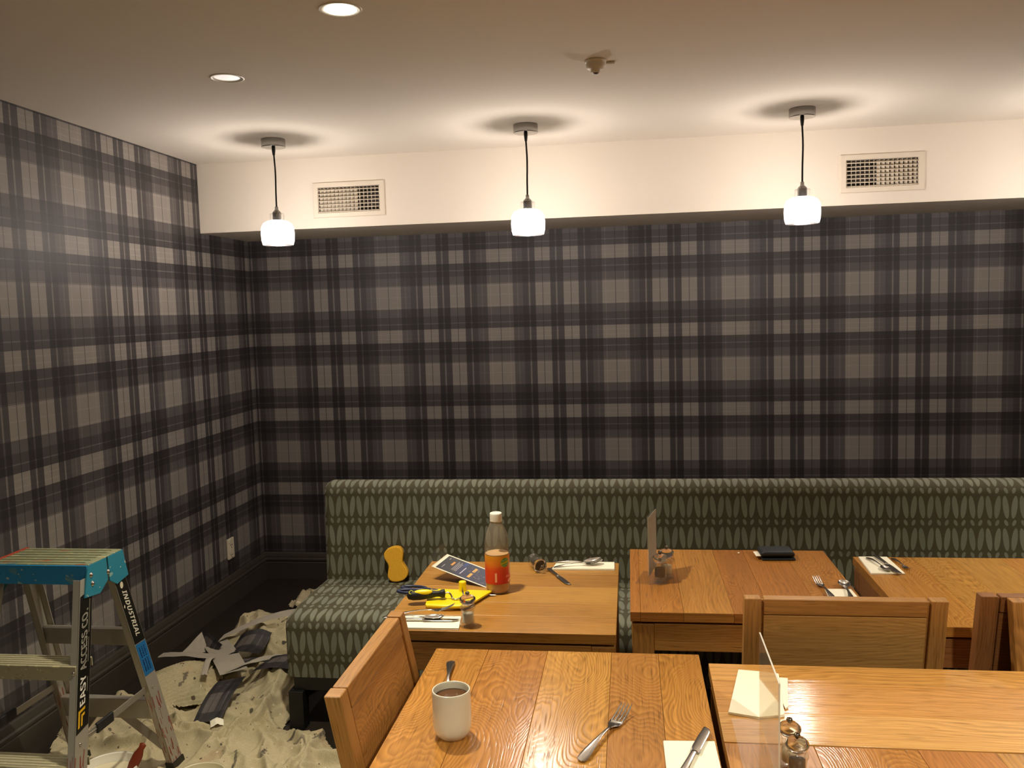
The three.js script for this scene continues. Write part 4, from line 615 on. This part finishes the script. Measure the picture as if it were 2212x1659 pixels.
  part('roller', lathe([[0, 0], [0.0115, 0], [0.0125, 0.0015], [0.0125, 0.029], [0.0105, 0.0315], [0, 0.032]], 32).translate(0.108, -0.02, -0.078), M.yellow, ro, 'yellow roller');
  // salt mill, napkins and cutlery
  mill('clear salt mill standing on the bottle table in front of the yellow tools', [-0.489, TOP, -2.463], 'salt');
  napkin('white napkin at the front left corner of the bottle table', [[-0.728, -2.54], [-0.524, -2.53], [-0.511, -2.43], [-0.7, -2.426]], 0.006);
  cutlery('table_knife', 'knife nearest the table edge on the front left napkin', -0.745, -2.478, -0.524, -2.487, 0.0065);
  cutlery('dessert_spoon', 'spoon on the front left napkin beside the salt mill', -0.762, -2.5, -0.568, -2.498, 0.007);
  cutlery('dinner_fork', 'fork leaning across the spoon on the front left napkin', -0.735, -2.535, -0.54, -2.535, 0.014, { pitch: 0.13 });
  // right rear: fallen mill, napkin, spoon and fork, dark knife
  const pm = mill('glass mill lying on its side at the back of the bottle table', [-0.362, TOP + 0.0246, -3.075], 'pepper');
  pm.rotation.set(Math.PI / 2, 0, 0, 'YXZ'); pm.rotation.y = 0.42;
  napkin('white napkin at the back right corner of the bottle table', [[-0.278, -3.118], [-0.068, -3.118], [-0.066, -3.034], [-0.288, -3.03]], 0.006);
  cutlery('dinner_fork', 'fork on the back right napkin of the bottle table', -0.29, -3.105, -0.11, -3.09, 0.006);
  cutlery('dessert_spoon', 'spoon lying over the fork on the back right napkin', -0.3, -3.04, -0.112, -3.085, 0.01, { pitch: 0.12 });
  cutlery('table_knife', 'dark-looking knife by the fallen mill on the bottle table', -0.305, -3.04, -0.218, -2.863, 0);
}
// --- wallet table
{
  const s = thing('menu_stand', 'upright clear menu stand beside the mills on the wallet table', 'menu stand', [0.0645, TOP, -2.948], -0.21);
  part('panel', rbox(0.003, 0.235, 0.15, 0.0008, [0, 0.119, 0]), M.acrylic, s); part('base', rbox(0.09, 0.003, 0.15, 0.0008, [0, 0.0018, 0]), M.acrylic, s);
  part('insert', rbox(0.0006, 0.2, 0.142, 0.0002, [0.0024, 0.128, 0]), phys({ color: '#c9c4b2', roughness: 0.55, transmission: 0.3, thickness: 0 }), s, 'greyish translucent insert');
  mill('pepper mill in front on the wallet table, dark peppercorns showing', [0.09, TOP, -2.9], 'pepper', 1.05);
  mill('salt mill half hidden behind the pepper mill on the wallet table', [0.114, TOP, -2.962], 'salt', 1.05);
  const w = thing('wallet', 'bulging black wallet with a white paper sticking out', 'wallet', [0.52, TOP, -3.215]); w.rotation.y = 0.05;
  part('lower_flap', rbox(0.12, 0.007, 0.085, 0.003, [0.002, 0.0042, 0]), M.wallet, w);
  part('upper_flap', (() => { const g = rbox(0.122, 0.02, 0.086, 0.0095, [0, 0.0225, -0.004]); const p = g.attributes.position; for (let i = 0; i < p.count; i++) p.setY(i, p.getY(i) + 0.006 * Math.cos(p.getX(i) * 22) + 0.003 * noise(p.getX(i) * 50, p.getZ(i) * 50, 2) - 0.003); g.computeVertexNormals(); return g; })(), M.wallet, w);
  part('receipt', rbox(0.026, 0.002, 0.06, 0.0006, [-0.064, 0.0145, 0]), M.napkin, w, 'white paper');
  single('crumb', 'tiny pale crumb left of the black wallet', 'crumb', new THREE.IcosahedronGeometry(0.004, 1).scale(1, 0.7, 1.1).translate(0.392, TOP + 0.003, -3.262), M.napkin);
  napkin('white napkin between fork and spoon on the wallet table', [[0.614, -2.846], [0.694, -2.85], [0.7, -2.65], [0.6, -2.645]], 0.005);
  cutlery('dinner_fork', 'fork on the wallet table, tines pointing away beside the napkin', 0.618, -2.74, 0.604, -2.94, 0.003);
  cutlery('dessert_spoon', 'spoon on the wallet table napkin, bowl pointing away', 0.668, -2.715, 0.684, -2.912, 0.0055);
}
// --- table at the right edge
{
  napkin('white napkin on the right-hand table under a spoon and knife', [[0.812, -3.222], [0.91, -3.222], [0.915, -3.027], [0.803, -3.022]], 0.005);
  cutlery('dessert_spoon', 'spoon on the napkin of the right-hand table', 0.836, -3.2, 0.868, -3.025, 0.0055);
  cutlery('table_knife', 'knife on the napkin of the right-hand table', 0.868, -3.225, 0.892, -3.01, 0.0055);
  cutlery('dinner_fork', 'fork just off the napkin edge on the right-hand table', 0.925, -3.215, 0.944, -3.06, 0);
}
// --- sponge leaning on the backrest
{
  const s = new THREE.Shape(); s.moveTo(-0.03, -0.082);
  s.bezierCurveTo(0.02, -0.1, 0.056, -0.07, 0.053, -0.046); s.bezierCurveTo(0.048, -0.02, 0.032, -0.01, 0.031, 0.012); s.bezierCurveTo(0.032, 0.038, 0.048, 0.06, 0.03, 0.082);
  s.bezierCurveTo(0.012, 0.096, -0.04, 0.09, -0.052, 0.062); s.bezierCurveTo(-0.058, 0.035, -0.036, 0.02, -0.035, -0.005); s.bezierCurveTo(-0.036, -0.035, -0.06, -0.06, -0.03, -0.082);
  const g = new THREE.ExtrudeGeometry(s, { depth: 0.035, bevelEnabled: true, bevelSize: 0.006, bevelThickness: 0.006, bevelSegments: 4, curveSegments: 20 });
  const pores = canvas(512, 512, (c, w, h) => { c.fillStyle = '#fbbb36'; c.fillRect(0, 0, w, h); const r = rng(6); for (let i = 0; i < 700; i++) { c.fillStyle = r() < 0.12 ? '#a8690c' : r() < 0.5 ? '#d3920f' : '#edb23a'; c.beginPath(); c.ellipse(r() * w, r() * h, 1 + 4 * r(), 1 + 3 * r(), r() * 3, 0, 7); c.fill(); } });
  pores.repeat.set(7, 7);
  const o = single('sponge', 'orange-yellow peanut-shaped sponge leaning on the bench backrest', 'sponge', g, std({ map: pores, bumpMap: pores, bumpScale: 0.001, roughness: 0.95 }));
  o.position.set(-1.063, 0.556, -3.742); o.rotation.set(-0.08, 0.12, 0.1); o.scale.setScalar(0.84);
}
scene.updateMatrixWorld(true);
renderer.render(scene, camera);
